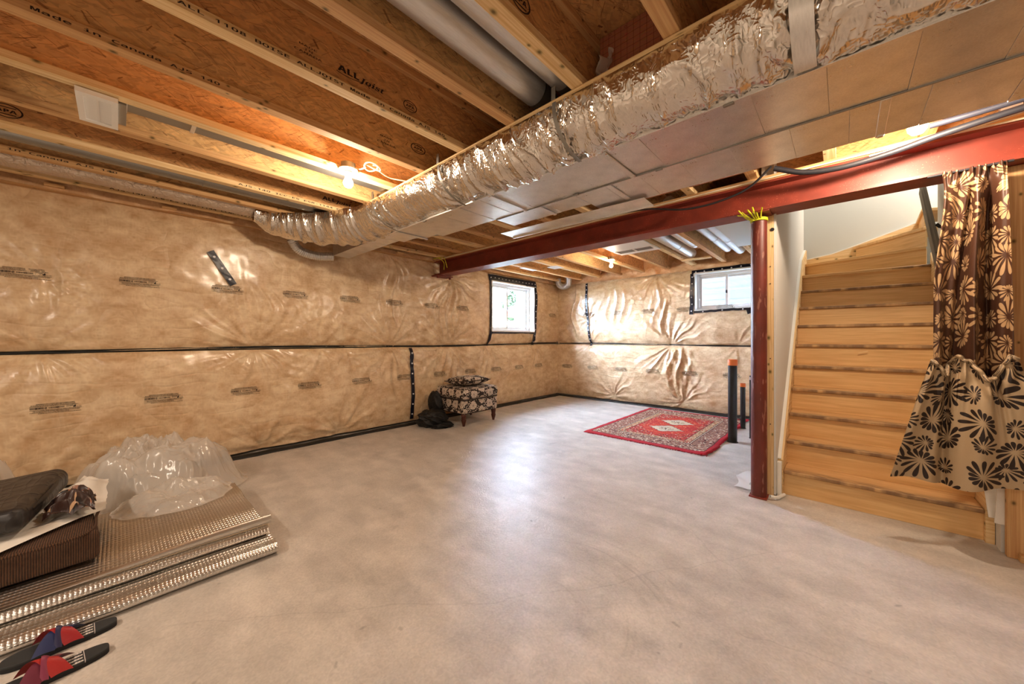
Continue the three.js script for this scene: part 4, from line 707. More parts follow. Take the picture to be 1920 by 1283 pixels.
// ================================================================ curtain
{
  const petal = (c, x, y, L, W, an, lift2) => { c.save(); c.translate(x, y); c.rotate(an); c.beginPath(); c.moveTo(0, 0); c.bezierCurveTo(L * 0.35, -W * 0.25, L * 0.55, -W, L * 0.85, -W * 0.8); c.bezierCurveTo(L * 1.06, -W * 0.6, L * 1.06, W * 0.6, L * 0.85, W * 0.8); c.bezierCurveTo(L * 0.55, W, L * 0.35, W * 0.25, 0, 0); c.fill(); c.restore(); };
  const motif = (c, x, y, s, an, R) => { for (let i = 0; i < 9; i++) { const th = an + (i - 4) * 0.47, L = s * (0.58 + 0.42 * Math.cos((i - 4) * 0.36)) * (0.9 + 0.2 * R()); petal(c, x + 0.16 * s * Math.cos(th), y + 0.16 * s * Math.sin(th), L, s * 0.125, th); } for (let i = 0; i < 4; i++) { const th = an + Math.PI + (i - 1.5) * 0.55; petal(c, x + 0.08 * s * Math.cos(th), y + 0.08 * s * Math.sin(th), s * 0.5, s * 0.12, th); } };
  const cloth = (bg, fg, weave) => canvasTex(1024, 1024, (c, w, h) => {
    const R = rng(17); c.fillStyle = rgb(...bg); c.fillRect(0, 0, w, h); for (let i = 0; i < h; i += 3) { c.fillStyle = `rgba(${weave},0.06)`; c.fillRect(0, i, w, 1); }
    c.fillStyle = rgb(...fg);
    for (const [x, y, s, a] of [[150, 190, 150, -0.6], [620, 130, 160, 2.3], [390, 440, 155, -1.0], [870, 420, 150, 0.4], [150, 690, 150, 2.6], [640, 720, 165, -0.7], [380, 940, 145, 1.2], [900, 900, 150, -2.4], [330, 100, 95, 1.4], [860, 190, 90, -1.5], [640, 470, 85, 2.0], [90, 440, 90, -2.9], [400, 720, 90, 0.5], [880, 660, 90, 1.9], [140, 920, 90, -0.8], [640, 960, 85, 2.8]])
      for (const ox of [-w, 0, w]) for (const oy of [-h, 0, h]) motif(c, x + ox, y + oy, s * 1.12, a, rng(x * 7 + y));
    for (let i = 0; i < 4000; i++) { c.fillStyle = `rgba(${weave},0.10)`; c.fillRect(R() * w, R() * h, 1 + 14 * R(), 1); }
  });
  const up = phy({ map: rep(cloth([72, 44, 30], [184, 150, 110], '20,10,5'), 1.75, 1.75), roughness: 0.45, sheen: 0.3, side: THREE.DoubleSide }), dn = phy({ map: rep(cloth([194, 170, 136], [38, 24, 20], '120,90,60'), 1.75, 1.75), roughness: 0.5, sheen: 0.3, side: THREE.DoubleSide });
  const t = thing('curtain', 'brown and gold floral curtain knotted up beside the stairs', 'curtain', [0.53, 0.36, 3.2]);
  const bake = (nu, nv, f, wide) => { // uv from the arc length along each row
    const rows = []; for (let j = 0; j <= nv; j++) { const r = [0]; let p = f(0, j / nv); for (let i = 1; i <= nu; i++) { const q = f(i / nu, j / nv); r.push(r[i - 1] + Math.hypot(q[0] - p[0], q[1] - p[1], q[2] - p[2])); p = q; } rows.push(r); }
    return grid(nu, nv, f, (u, v, p) => { const r = rows[Math.round(v * nv)], k = r[Math.round(u * nu)]; return [(k - r[nu] / 2) * wide, p[1] * 1.0]; });
  };
  // upper length: deep soft pleats
  const upper = (u, v) => {
    const y = mix(2.142, 0.98, v), a0 = mix(0.415, 0.372, step(0.05, 0.6, v)), a1 = mix(0.636, 0.655, v), top = 1 - step(0, 0.10, v);
    const ph = u * Math.PI * 2, amp = mix(0.010, 0.036, step(0.02, 0.25, v));
    let b = 3.165 - amp * (Math.sin(ph * 2.2 + 0.5 + 0.5 * v) + 0.35 * Math.sin(ph * 4.7 + v * 3 + 1)) - 0.012 * top * Math.sin(ph * 9);
    b += 0.10 * Math.exp(-Math.pow((u - 0.47 + 0.14 * v) / 0.05, 2)) * step(0.02, 0.2, v) + 0.07 * Math.exp(-Math.pow((u - 0.80 + 0.03 * v) / 0.04, 2)) * step(0.03, 0.2, v);
    return [mix(a0, a1, u) + 0.008 * Math.sin(ph * 2.2 + 2) * (1 - top), y, b];
  };
  part(t, 'upper_length', bake(150, 120, upper, 1.25), up, 'dark brown face with gold leaves');
  // the turned-up lower length, reverse side out
  const lower = (u, v) => {
    const topY = 1.075 + 0.05 * Math.exp(-Math.pow((u - 0.93) / 0.1, 2)) - 0.10 * Math.exp(-Math.pow((u - 0.66) / 0.14, 2)) - 0.02 * Math.sin(u * 9) + 0.03 * Math.exp(-Math.pow((u - 0.33) / 0.06, 2)) - 0.06 * Math.exp(-Math.pow((u - 0.2) / 0.07, 2));
    const botY = mix(0.385, 0.43, u) - 0.035 * Math.exp(-Math.pow((u - 0.42) / 0.2, 2)), y = mix(topY, botY, v);
    const s = Math.pow(v, 0.9), a0 = mix(0.362, 0.205, s), a1 = mix(0.662, 0.80, s), amp = mix(0.018, 0.030, s);
    let b = 3.10 - amp * (Math.sin(u * 11 + 1 + v) + 0.5 * Math.sin(u * 23 + 2 * v)) - 0.03 * Math.sin(Math.PI * v) + 0.03 * v;
    b += 0.085 * Math.exp(-Math.pow((u - mix(0.27, 0.36, v)) / 0.045, 2)) * (1 - 0.35 * v) + 0.012 * (1 - v) * (1 - v) * Math.sin(u * 50 + 3 * Math.sin(u * 17)) - 0.02 * Math.exp(-Math.pow((v - 0.12) / 0.07, 2)) * Math.sin(u * 30 + 1);
    return [mix(a0, a1, u), y, b];
  };
  const tl = part(t, 'turned_up_length', bake(170, 90, lower, 1.0), dn, 'pale gold reverse with dark leaves');
  // bunched hem rolled around the knot
  const roll = [...Array(34)].map((_, i) => { const u = i / 33, p = lower(u, 0); return [p[0], p[1] + 0.006 * Math.sin(i * 1.7), p[2] - 0.004 + 0.008 * Math.sin(i * 2.3)]; });
  sub(tl, 'gathered_hem', tube(roll, 0.010, 130, 8), dn);
  single('curtain_rod', 'thin dark rod carrying the curtain under the beam', 'rod', bar([0.36, 2.136, 3.17], [0.66, 2.136, 3.17], 0.007), M.cableDark, [0.5, 2.13, 3.17]);
}

// ================================================================ furnishings
// ---- rug
{
  const tex = canvasTex(1024, 1400, (c, w, h) => {
    const R = rng(23), red = [186, 22, 40], cream = [222, 204, 178], dark = [66, 28, 26], org = [206, 84, 44];
    c.fillStyle = rgb(...red); c.fillRect(0, 0, w, h);
    const band = (m, col) => { c.fillStyle = rgb(...col); c.fillRect(m, m * 1.05, w - 2 * m, h - 2.1 * m); };
    const dots = (m0, m1, n, cols, s) => { for (let i = 0; i < n; i++) { const side = R(); let x, y; const t = mix(m0, m1, R()); if (side < 0.3) { x = mix(m0, w - m0, R()); y = t * 1.05; } else if (side < 0.6) { x = mix(m0, w - m0, R()); y = h - t * 1.05; } else if (side < 0.8) { x = t; y = mix(m0, h - m0, R()); } else { x = w - t; y = mix(m0, h - m0, R()); } c.fillStyle = rgb(...cols[Math.floor(R() * cols.length)]); c.beginPath(); c.ellipse(x, y, s * (0.4 + R()), s * (0.3 + 0.5 * R()), R() * 3, 0, 7); c.fill(); } };
    band(46, dark); band(52, [150, 104, 88]); dots(55, 185, 2300, [cream, dark, cream, [120, 50, 44], [190, 150, 120]], 9);
    band(188, dark); band(194, cream); band(200, dark); band(206, [196, 160, 120]); dots(206, 250, 900, [dark, cream, red, [150, 60, 40]], 7); band(252, dark); band(257, [190, 40, 38]);
    c.save(); c.beginPath(); c.rect(257, 270, w - 514, h - 540); c.clip();
    for (let i = 0; i < 2600; i++) { const x = mix(257, w - 257, R()), y = mix(270, h - 270, R()), e = Math.hypot((x - w / 2) / 260, (y - h / 2) / 430); if (e < 0.85) continue; c.fillStyle = rgb(...[dark, cream, [170, 120, 80], org, [120, 40, 36]][Math.floor(R() * 5)]); c.beginPath(); c.ellipse(x, y, 3 + 9 * R(), 2 + 4 * R(), R() * 3, 0, 7); c.fill(); }
    const zig = (cx, cy, rx, ry, n, col) => { c.fillStyle = rgb(...col); c.beginPath(); for (let i = 0; i < n * 4; i++) { const t = i / (n * 4) * Math.PI * 2, q = 1 / (Math.abs(Math.cos(t)) + Math.abs(Math.sin(t))), k = q * (i % 2 ? 1 : 1.12); c.lineTo(cx + rx * k * Math.cos(t), cy + ry * k * Math.sin(t)); } c.fill(); };
    for (const cy of [h * 0.39, h * 0.61]) { zig(w / 2, cy, 235, 230, 12, [204, 60, 40]); }
    for (let i = 0; i < 900; i++) { const x = mix(280, w - 280, R()), y = mix(380, h - 380, R()); c.fillStyle = rgb(...[[214, 96, 60], [160, 18, 30], [226, 150, 100], [190, 30, 36]][Math.floor(R() * 4)]); c.beginPath(); c.ellipse(x, y, 3 + 7 * R(), 2 + 4 * R(), R() * 3, 0, 7); c.fill(); }
    for (const cy of [h * 0.395, h * 0.605]) { zig(w / 2, cy, 150, 130, 7, dark); zig(w / 2, cy, 142, 122, 7, cream); for (let i = 0; i < 60; i++) { c.fillStyle = rgb(...[dark, [150, 120, 90]][i % 2]); const t = R() * 6.28, r = 70 * R(); c.beginPath(); c.ellipse(w / 2 + r * Math.cos(t), cy + 0.8 * r * Math.sin(t), 3 + 6 * R(), 2 + 3 * R(), t, 0, 7); c.fill(); } }
    c.restore();
    for (let i = 0; i < 26000; i++) { c.fillStyle = R() < 0.5 ? 'rgba(0,0,0,0.07)' : 'rgba(255,240,220,0.06)'; c.fillRect(R() * w, R() * h, 2, 3); }
  });
  const m = std({ map: tex, roughness: 0.95, bumpMap: rep(TEX.grain, 30, 40), bumpScale: 0.004 });
  const a0 = -2.47, a1 = -1.0, b0 = 4.06, b1 = 6.22;
  const top = grid(110, 150, (u, v) => { const e = Math.min(u, 1 - u, v, 1 - v), ed = 0.02 * (fbm(u * 26, v * 30, 2, 31) - 0.5) * (e < 0.01 ? 1 : 0.2), cr = step(0.86, 1, u) * (0.018 * Math.abs(Math.sin(v * 9 + 3 * fbm(v * 4, u * 3, 2, 35)))); return [mix(a0, a1, u) + ed - (u > 0.97 ? 0.04 * fbm(v * 8, 2, 2, 37) : 0), (e < 0.004 ? 0.001 : 0.008 + 0.005 * fbm(u * 9, v * 12, 2, 33)) + cr * (e < 0.004 ? 0.5 : 1), mix(b0, b1, v) + ed]; });
  const t = thing('rug', 'red oriental rug with two cream diamonds lying on the concrete floor', 'rug', [-1.7, 0, 5.1]);
  const pl = part(t, 'pile', top, m);
  const gs = []; const R = rng(6); for (let i = 0; i < 140; i++) { const a = mix(a0 + 0.01, a1 - 0.02, i / 139); for (const [b, s] of [[b0, -1], [b1, 1]]) gs.push(bar([a, 0.004, b - s * 0.01], [a + (R() - 0.5) * 0.03, 0.003, b + s * (0.012 + 0.02 * R())], 0.0025, 4)); }
  const f = sub(pl, 'fringe', merge(gs), std({ color: 0x9c1028, roughness: 0.95 })); f.userData.kind = 'stuff';
}
// ---- rough-in pipes
for (const [a, b, h, r, lab, grp] of [[-0.947, 4.83, 0.95, 0.046, 'tall thick black drain pipe with orange cap beside the rug', 1], [-0.99, 5.66, 0.615, 0.03, 'shorter black drain pipe with orange cap behind the tall one', 1], [-0.815, 5.16, 0.765, 0.02, 'thin dark pipe half hidden behind the red post', 0]]) {
  const p = thing('drain_pipe', lab, 'pipe', [a, 0, b], 'capped floor pipes');
  part(p, 'pipe_wall', cyl(a, 0, h - 0.01, b, r, r, 28), M.abs);
  part(p, 'cap', lathe([[0, 0], [r * 1.08, 0], [r * 1.1, 0.004], [r * 1.1, 0.05 * (r / 0.046) + 0.01], [r * 0.95, 0.062 * (r / 0.046) + 0.01], [0, 0.062 * (r / 0.046) + 0.01]].map(([x, y]) => [x, y]), a, h - 0.06, b, 28), grp ? M.orange : std({ color: 0xb9a6a0, roughness: 0.5 }));
  part(p, 'floor_collar', cyl(a, 0, 0.006, b, r * 1.25, r * 1.2, 24), M.abs);
}
// ---- damask footstool, pillow, bag
{
  const dam = canvasTex(1024, 1024, (c, w, h) => {
    const R = rng(55); c.fillStyle = rgb(40, 29, 26); c.fillRect(0, 0, w, h);
    const lobe = (x, y, s, an) => { c.save(); c.translate(x, y); c.rotate(an); c.beginPath(); c.moveTo(0, 0); c.bezierCurveTo(s * 0.2, -s * 0.55, s * 0.9, -s * 0.6, s, -s * 0.05); c.bezierCurveTo(s * 0.9, s * 0.45, s * 0.3, s * 0.35, 0, 0); c.fill(); c.restore(); };
    const scroll = (x, y, s, an, dir) => { c.save(); c.translate(x, y); c.rotate(an); c.scale(1, dir); c.lineWidth = s * 0.26; c.lineCap = 'round'; c.beginPath(); for (let i = 0; i < 34; i++) { const t = i / 33 * 4.9, r = s * (1 - i / 42); c.lineTo(r * Math.cos(t), r * Math.sin(t)); } c.stroke(); for (let i = 0; i < 5; i++) lobe(s * 1.05 * Math.cos(i * 0.85), s * 1.05 * Math.sin(i * 0.85), s * 0.62, i * 0.85 + 0.7); c.restore(); };
    for (let gy = 0; gy < 4; gy++) for (let gx = 0; gx < 4; gx++) {
      const x = gx * 256 + (gy % 2) * 128 + 60, y = gy * 256 + 80, an = gx * 1.3 + gy * 2.1; c.fillStyle = c.strokeStyle = rgb(206, 188, 170);
      for (const ox of [-w, 0, w]) for (const oy of [-h, 0, h]) { for (let i = 0; i < 7; i++) lobe(x + ox, y + oy, 92 + 18 * (i % 2), an + i * 0.9); scroll(x + ox + 122, y + oy + 78, 60, an, 1); scroll(x + ox - 26, y + oy + 134, 52, an + 2, -1); }
      c.strokeStyle = rgb(60, 44, 38); c.lineWidth = 5; for (const ox of [-w, 0, w]) for (const oy of [-h, 0, h]) for (let i = 0; i < 7; i++) { c.beginPath(); c.moveTo(x + ox, y + oy); c.quadraticCurveTo(x + ox + 40 * Math.cos(an + i * 0.9 - 0.3), y + oy + 40 * Math.sin(an + i * 0.9 - 0.3), x + ox + 74 * Math.cos(an + i * 0.9), y + oy + 74 * Math.sin(an + i * 0.9)); c.stroke(); }
    }
    for (let i = 0; i < 9000; i++) { c.fillStyle = R() < 0.5 ? 'rgba(0,0,0,0.06)' : 'rgba(255,240,220,0.05)'; c.fillRect(R() * w, R() * h, 3, 2); }
  });
  const m = std({ map: rep(dam, 1.6, 1.6), roughness: 0.75 }), dark = std({ color: 0x2a1c18, roughness: 0.6 }), wood = std({ color: 0x4a1f12, roughness: 0.35 });
  const t = thing('footstool', 'square damask upholstered footstool with turned brown legs', 'stool', [-4.07, 0, 3.48]);
  const soft = (w, h, d, r, cx, cy, cb) => { const g = new RoundedBoxGeometry(w, h, d, 5, r); g.translate(cx, cy, -cb); return uvm(g, 'x'); };
  const ca = -4.08, cb = 3.48, W = 0.60, D = 0.66;
  const bs = part(t, 'base', soft(W, 0.20, D, 0.035, ca, 0.265, cb), m); const sc = part(t, 'seat_cushion', soft(W + 0.03, 0.165, D + 0.03, 0.06, ca, 0.435, cb), m);
  const ring = (y, k, r) => { const a = W / 2 + k, d = D / 2 + k, c = 0.05, p = []; for (const [sx, sz] of [[1, -1], [1, 1], [-1, 1], [-1, -1]]) for (let i = 0; i <= 4; i++) { const base = { '1,-1': -Math.PI / 2, '1,1': 0, '-1,1': Math.PI / 2, '-1,-1': Math.PI }[sx + ',' + sz], th = base + i / 4 * Math.PI / 2; p.push([ca + sx * (a - c) + c * Math.cos(th), y, cb + sz * (d - c) + c * Math.sin(th)]); } return tube(p, r, 120, 6, true); };
  sub(sc, 'piping', ring(0.362, 0.006, 0.007), dark); sub(sc, 'piping', ring(0.505, -0.02, 0.006), dark); sub(bs, 'piping', ring(0.175, -0.01, 0.006), dark);
  for (const [x, z] of [[-1, -1], [-1, 1], [1, -1], [1, 1]]) part(t, 'leg', lathe([[0, 0], [0.017, 0], [0.019, 0.02], [0.03, 0.06], [0.034, 0.085], [0.026, 0.10], [0.034, 0.112], [0.03, 0.125], [0.036, 0.14], [0.036, 0.17], [0, 0.17]], ca + x * (W / 2 - 0.045), 0, cb + z * (D / 2 - 0.045), 18), wood);
  // pillow
  const pil = (s) => grid(36, 36, (u, v) => { const x = u * 2 - 1, z = v * 2 - 1, e = (1 - x * x * x * x) * (1 - z * z * z * z), pin = 1 - 0.10 * (x * x * z * z === 0 ? 0 : Math.abs(x * z) < 0.5 ? 0 : 0); const k = 1 - 0.09 * (1 - Math.abs(x)) * Math.abs(z) - 0.09 * (1 - Math.abs(z)) * Math.abs(x); return [ca + 0.02 + 0.23 * x * k * pin, 0.594 + s * 0.068 * Math.pow(Math.max(e, 0), 0.55) + 0.008 * (fbm(u * 5, v * 5, 2, 41) - 0.5) + 0.012 * x, cb - 0.02 + 0.24 * z * k]; }, (u, v) => [u * 0.5, v * 0.5 + (s > 0 ? 0 : 0.3)]);
  const p = thing('throw_pillow', 'flat damask pillow lying on the footstool', 'pillow', [ca, 0.52, cb]);
  const pc = part(p, 'cover', merge(pil(1), pil(-1)), m);
  const pr = (x, z) => { const k = 1 - 0.09 * (1 - Math.abs(x)) * Math.abs(z) - 0.09 * (1 - Math.abs(z)) * Math.abs(x); return [ca + 0.02 + 0.23 * x * k, 0.594 + 0.012 * x, cb - 0.02 + 0.24 * z * k]; }, pp = []; for (let i = 0; i < 40; i++) { const q = i / 10, f = q % 1 * 2 - 1; pp.push(q < 1 ? pr(f, -1) : q < 2 ? pr(1, f) : q < 3 ? pr(-f, 1) : pr(-1, -f)); }
  sub(pc, 'piping', tube(pp, 0.006, 160, 6, true), dark);
  // black bag: crumpled sack with a slumped flap leaning on the stool
  const blob = (ca2, y, cb2, ra, ry, rb, seed, cr) => { const g = mergeVertices(new THREE.IcosahedronGeometry(1, 24).deleteAttribute('normal').deleteAttribute('uv')); const q = g.attributes.position; for (let i = 0; i < q.count; i++) { const x = q.getX(i), yy = q.getY(i), z = q.getZ(i), n = fbm(x * 1.6 + 5, z * 1.6 + yy * 1.4, 3, seed), f = Math.pow(ridge(x * 3 + n * 3, yy * 3 + z * 2.2, seed + 3), 2), k = 1 + cr * (n - 0.5) * 2 + cr * 0.6 * (f - 0.4); q.setXYZ(i, ca2 + x * ra * k, Math.max(0.003, y + yy * ry * k), -(cb2 + z * rb * k)); } g.computeVertexNormals(); return g; };
  const bg = thing('black_bag', 'crumpled black bag slumped on the floor against the footstool', 'bag', [-4.2, 0, 2.95]);
  part(bg, 'body', blob(-4.18, 0.09, 2.93, 0.20, 0.13, 0.20, 71, 0.28), M.black); part(bg, 'flap', blob(-4.29, 0.26, 3.06, 0.13, 0.20, 0.065, 75, 0.25), M.black); part(bg, 'skirt', blob(-4.05, 0.02, 2.99, 0.15, 0.05, 0.16, 79, 0.3), M.black);
}
// ---- pile at the left: folded foil sheets, corduroy cushion, cloth, leather, scarf, plastic
{
  TEX.bubble = dataTex(1024, 1024, (u, v) => { const x = u * 64, y = v * 64, dx = x - Math.floor(x) - 0.5, dy = y - Math.floor(y) - 0.5; return 0.5 * clamp(1 - 3.2 * (dx * dx + dy * dy)) + 0.2 * fbm(u * 30, v * 30, 2, 5, 30, 30); }, false);
  const foil = std({ color: 0xdedad4, metalness: 1, roughness: 0.30, bumpMap: rep(TEX.bubble, 1.1, 1.1), bumpScale: 0.0022 });
  // cross-section in (a, y): rounded front fold; length along b
  const folded = (aF, aB, y0, th, b0, b1, seed) => {
    const prof = []; const r = th / 2; for (let i = 0; i <= 12; i++) { const t = -Math.PI / 2 + i / 12 * Math.PI; prof.push([aF - r * 1.6 + 1.6 * r * Math.cos(t), y0 + r + r * Math.sin(t)]); }
    for (let i = 1; i <= 180; i++) prof.push([mix(aF - r * 1.6, aB, i / 180), y0 + th]); for (let i = 0; i <= 4; i++) prof.push([aB, y0 + th * (1 - i / 4)]);
    let arc = [0]; for (let i = 1; i < prof.length; i++) arc.push(arc[i - 1] + Math.hypot(prof[i][0] - prof[i - 1][0], prof[i][1] - prof[i - 1][1]));
    const n = prof.length - 1, f = (u, v) => { const k = Math.round(v * n), [a, y] = prof[k], b = mix(b0, b1, u), wv = 0.008 * (fbm(b * 5, a * 3, 3, seed) - 0.5), rows = k > 12 && k < 192 ? 0.0026 * Math.sin(arc[k] * 230) : k <= 12 ? 0.0014 * Math.sin(k * 2.6) : 0; return [a + 0.012 * (fbm(b * 2.5, 1, 2, seed + 2) - 0.5), Math.max(y0 + 0.001, y + (k > 2 ? wv + rows : 0)), b + (u === 1 ? 0.012 * (fbm(a * 9, y * 9, 2, seed) - 0.5) : 0)]; };
    const side = grid(130, n, f, (u, v) => [mix(b0, b1, u), arc[Math.round(v * n)]]);
    const capPts = prof.map((_, k) => { const p = f(1, k / n); return p; }), cap = []; const c = [(aF + aB) / 2, y0 + th / 2, b1]; for (let k = 0; k < n; k++) cap.push(...[capPts[k], capPts[k + 1], c].flatMap(([a, y, b]) => [a, y, -b]));
    const cg = new THREE.BufferGeometry(); cg.setAttribute('position', new THREE.Float32BufferAttribute(cap, 3)); cg.setAttribute('uv', new THREE.Float32BufferAttribute(new Float32Array(cap.length / 3 * 2), 2)); cg.computeVertexNormals(); return merge(side, cg);
  };
  const f1 = thing('foil_sheet', 'lower folded silver bubble foil sheet lying on the floor', 'foil sheet', [-2.8, 0, -0.4], 'folded bubble foil sheets'); part(f1, 'folded_sheet', folded(-2.31, -3.25, 0.002, 0.062, -1.6, 0.60, 81), foil);
  const f2 = thing('foil_sheet', 'upper folded silver bubble foil sheet under the brown cushion', 'foil sheet', [-2.9, 0.065, -0.4], 'folded bubble foil sheets'); const fld = part(f2, 'folded_sheet', folded(-2.43, -3.35, 0.066, 0.058, -1.6, 0.585, 85), foil);
  sub(fld, 'curled_edge', grid(60, 10, (u, v) => { const b = mix(-0.6, 0.60, u), t = v * 2.6; return [-2.47 + 0.028 * Math.sin(t), 0.128 + 0.026 * (1 - Math.cos(t)) * step(0.1, 0.9, u), b]; }, (u, v) => [u * 1.2, v * 0.1]), std({ color: 0xdedad4, metalness: 1, roughness: 0.3, side: THREE.DoubleSide }));
  // brown corduroy seat cushion
  const cord = std({ map: rep(dataTex(512, 128, (u, v) => { const w = 0.5 + 0.5 * Math.sin(u * Math.PI * 2 * 32), k = 0.55 + 0.5 * w + 0.25 * (fbm(u * 40, v * 20, 3, 3, 40, 20) - 0.5); return [98 * k, 66 * k, 44 * k]; }), 4.2, 4.2), roughness: 0.95, bumpMap: rep(dataTex(512, 16, (u) => 0.5 + 0.5 * Math.sin(u * Math.PI * 2 * 32), false), 4.2, 4.2), bumpScale: 0.003 });
  const cu = thing('seat_cushion', 'brown corduroy seat cushion lying on the foil sheets', 'cushion', [-2.9, 0.13, -0.4]);
  { const g = new RoundedBoxGeometry(0.62, 0.135, 0.62, 6, 0.025); const p = g.attributes.position; for (let i = 0; i < p.count; i++) p.setY(i, p.getY(i) * (1 + 0.10 * (1 - Math.pow(p.getX(i) / 0.31, 2)) * (1 - Math.pow(p.getZ(i) / 0.31, 2)))); g.computeVertexNormals(); g.rotateY(0.09); g.translate(-2.925, 0.208, 0.395); const cc = part(cu, 'cover', uvm(g, 'z'), cord); sub(cc, 'piping', tube([[-2.62, 0.273, -0.72], [-2.605, 0.275, -0.4], [-2.645, 0.275, -0.105], [-2.9, 0.275, -0.075], [-3.2, 0.272, -0.05]], 0.006, 60, 6), cord); }
  const drape = (a0, a1, b0, b1, f, seed, nu = 70, nv = 60) => grid(nu, nv, (u, v) => { const e = 0.03 * (fbm(u * 5 + seed, v * 5, 3, seed) - 0.5), b = mix(b0, b1, v) + 0.03 * (fbm(v * 5, u * 5 + 3, 3, seed + 1) - 0.5), a = (a0 === 0 ? mix(Math.min(-2.62, -2.95 - (b + 0.02)), -3.45, u) : mix(a0, a1, u)) + e; return [a, f(a, b, u, v), b]; });
  const white = std({ color: 0xe6e0d6, roughness: 0.85, side: THREE.DoubleSide });
  // white cloth: lies over the cushion top and hangs at its right
  single('white_cloth', 'rumpled white cloth spread over the brown cushion', 'cloth', drape(0, 1, -0.85, -0.04, (a, b, u, v) => { const base = 0.294 - 0.010 * step(-0.14, -0.05, b); return base + 0.05 * Math.pow(ridge(a * 9, b * 8 + 2 * fbm(a * 4, b * 4, 2, 95), 91), 2) * step(0, 0.12, u) * (1 - step(0.9, 1, v)) * (0.25 + 0.75 * step(-0.32, -0.2, b)) + 0.08 * step(0.4, 0.8, u) * step(0.5, 0.9, v) * fbm(a * 5, b * 5, 2, 97); }, 93), white, [-3.1, 0.28, -0.4]);
  // black leather bag
  { const g = mergeVertices(new RoundedBoxGeometry(0.64, 0.11, 0.62, 14, 0.05)); const p = g.attributes.position; for (let i = 0; i < p.count; i++) { const x = p.getX(i), y = p.getY(i), z = p.getZ(i), n = fbm(x * 5 + 9, z * 5, 3, 101); p.setXYZ(i, x * (1 + 0.08 * (n - 0.5)), y * (0.75 + 0.35 * n) + 0.02 * (n - 0.5) + (y > 0 ? 0.03 * Math.sin(x * 13 + z * 6) * step(0.1, -0.2, x) : 0), z + 0.03 * (fbm(x * 4, y * 9 + 3, 2, 103) - 0.5)); } g.computeVertexNormals(); g.rotateY(-0.15); g.translate(-3.08, 0.378, 0.54);
    const lb = thing('leather_bag', 'soft black leather bag lying on the white cloth', 'bag', [-3.12, 0.33, -0.62]); const lbb = part(lb, 'body', uvm(g, 'x'), std({ color: 0x262221, roughness: 0.42, bumpMap: rep(TEX.filmBump, 2, 2), bumpScale: 0.01 }));
    sub(lbb, 'zip_edge', tube([[-2.82, 0.395, -0.28], [-3.0, 0.41, -0.24], [-3.2, 0.415, -0.23], [-3.36, 0.41, -0.27]], 0.012, 40, 8), std({ color: 0x1a1716, roughness: 0.5 })); }
  // scarf
  const sc = canvasTex(256, 256, (c, w, h) => { const R = rng(3); c.fillStyle = rgb(60, 40, 34); c.fillRect(0, 0, w, h); for (let i = 0; i < 26; i++) { c.fillStyle = rgb(...[[196, 160, 124], [30, 20, 18], [150, 104, 80]][i % 3]); c.beginPath(); c.ellipse(R() * w, R() * h, 10 + 24 * R(), 6 + 10 * R(), R() * 3, 0, 7); c.fill(); } });
  single('floral_scarf', 'knotted brown floral scarf tucked beside the leather bag', 'scarf', drape(-2.82, -3.02, -0.24, -0.08, (a, b, u, v) => 0.325 + 0.08 * Math.sin(Math.PI * u) * Math.sin(Math.PI * v) * (0.6 + 0.8 * ridge(a * 14, b * 14, 111)) + 0.03 * Math.abs(Math.sin(u * 14 + v * 6)), 113, 60, 60), phy({ map: sc, roughness: 0.35, sheen: 0.4, side: THREE.DoubleSide }), [-2.95, 0.32, -0.18]);
  // clear plastic: crumpled translucent dust sheets
  const heap = (label, parts, org) => { const t = thing('plastic_sheet', label, 'plastic sheet', org, 'clear plastic sheets'); for (const g of parts) part(t, 'film_fold', g, M.poly); };
  // crumpled film: stiff tent folds meeting in sharp ridges over a slack sheet
  const dome = (ca, cb, ra, rb, h, y0, seed, rot = 0) => {
    const R = rng(seed), F = [...Array(13)].map((_, i) => { const t = R() * 6.283, d = 0.75 * Math.sqrt(R()), l = 0.25 + 0.5 * R(), an = R() * 3.14; return { x: d * Math.cos(t), z: d * Math.sin(t), c: Math.cos(an), s: Math.sin(an), l, h: (0.45 + 0.75 * R()) * (1 - 0.45 * d), w: 0.16 + 0.22 * R() }; });
    return grid(170, 150, (u, v) => {
      const x = u * 2 - 1, z = v * 2 - 1, k = Math.max(Math.abs(x), Math.abs(z)) / Math.max(1e-3, Math.hypot(x, z)), X = x * k, Z = z * k, r = Math.hypot(X, Z);
      const n = fbm(X * 2 + seed, Z * 2, 3, seed), wx = X + 0.10 * (fbm(X * 4, Z * 4, 2, seed + 1) - 0.5), wz = Z + 0.10 * (fbm(X * 4 + 5, Z * 4, 2, seed + 2) - 0.5);
      let f = 0.92 * Math.pow(Math.max(0, 1 - r * r), 0.42) * (0.45 + 0.9 * n);
      for (const q of F) { const dx = wx - q.x, dz = wz - q.z, al = dx * q.c + dz * q.s, ac = Math.abs(-dx * q.s + dz * q.c), e = Math.max(0, Math.abs(al) - q.l); const t = 0.34 * q.h * Math.max(0, 1 - ac / (q.w * 0.8) - e / 0.25); f += t * 0.75; }
      const fine = 0.05 * Math.pow(ridge(X * 9 + 3 * n, Z * 9, seed + 6), 3) + 0.03 * ridge(X * 21, Z * 19 + 3 * n, seed + 7), ex = 1 + 0.40 * (fbm(Math.atan2(Z, X) * 1.6 + 7, r * 0.7, 3, seed + 8) - 0.5);
      const y = y0 + h * f * step(1.0, 0.72, r) + h * fine * step(1.02, 0.85, r) + 0.012 * n;
      return [ca + (X * ra * Math.cos(rot) - Z * rb * Math.sin(rot)) * ex, Math.max(0.005, y), cb + (X * ra * Math.sin(rot) + Z * rb * Math.cos(rot)) * ex];
    });
  };
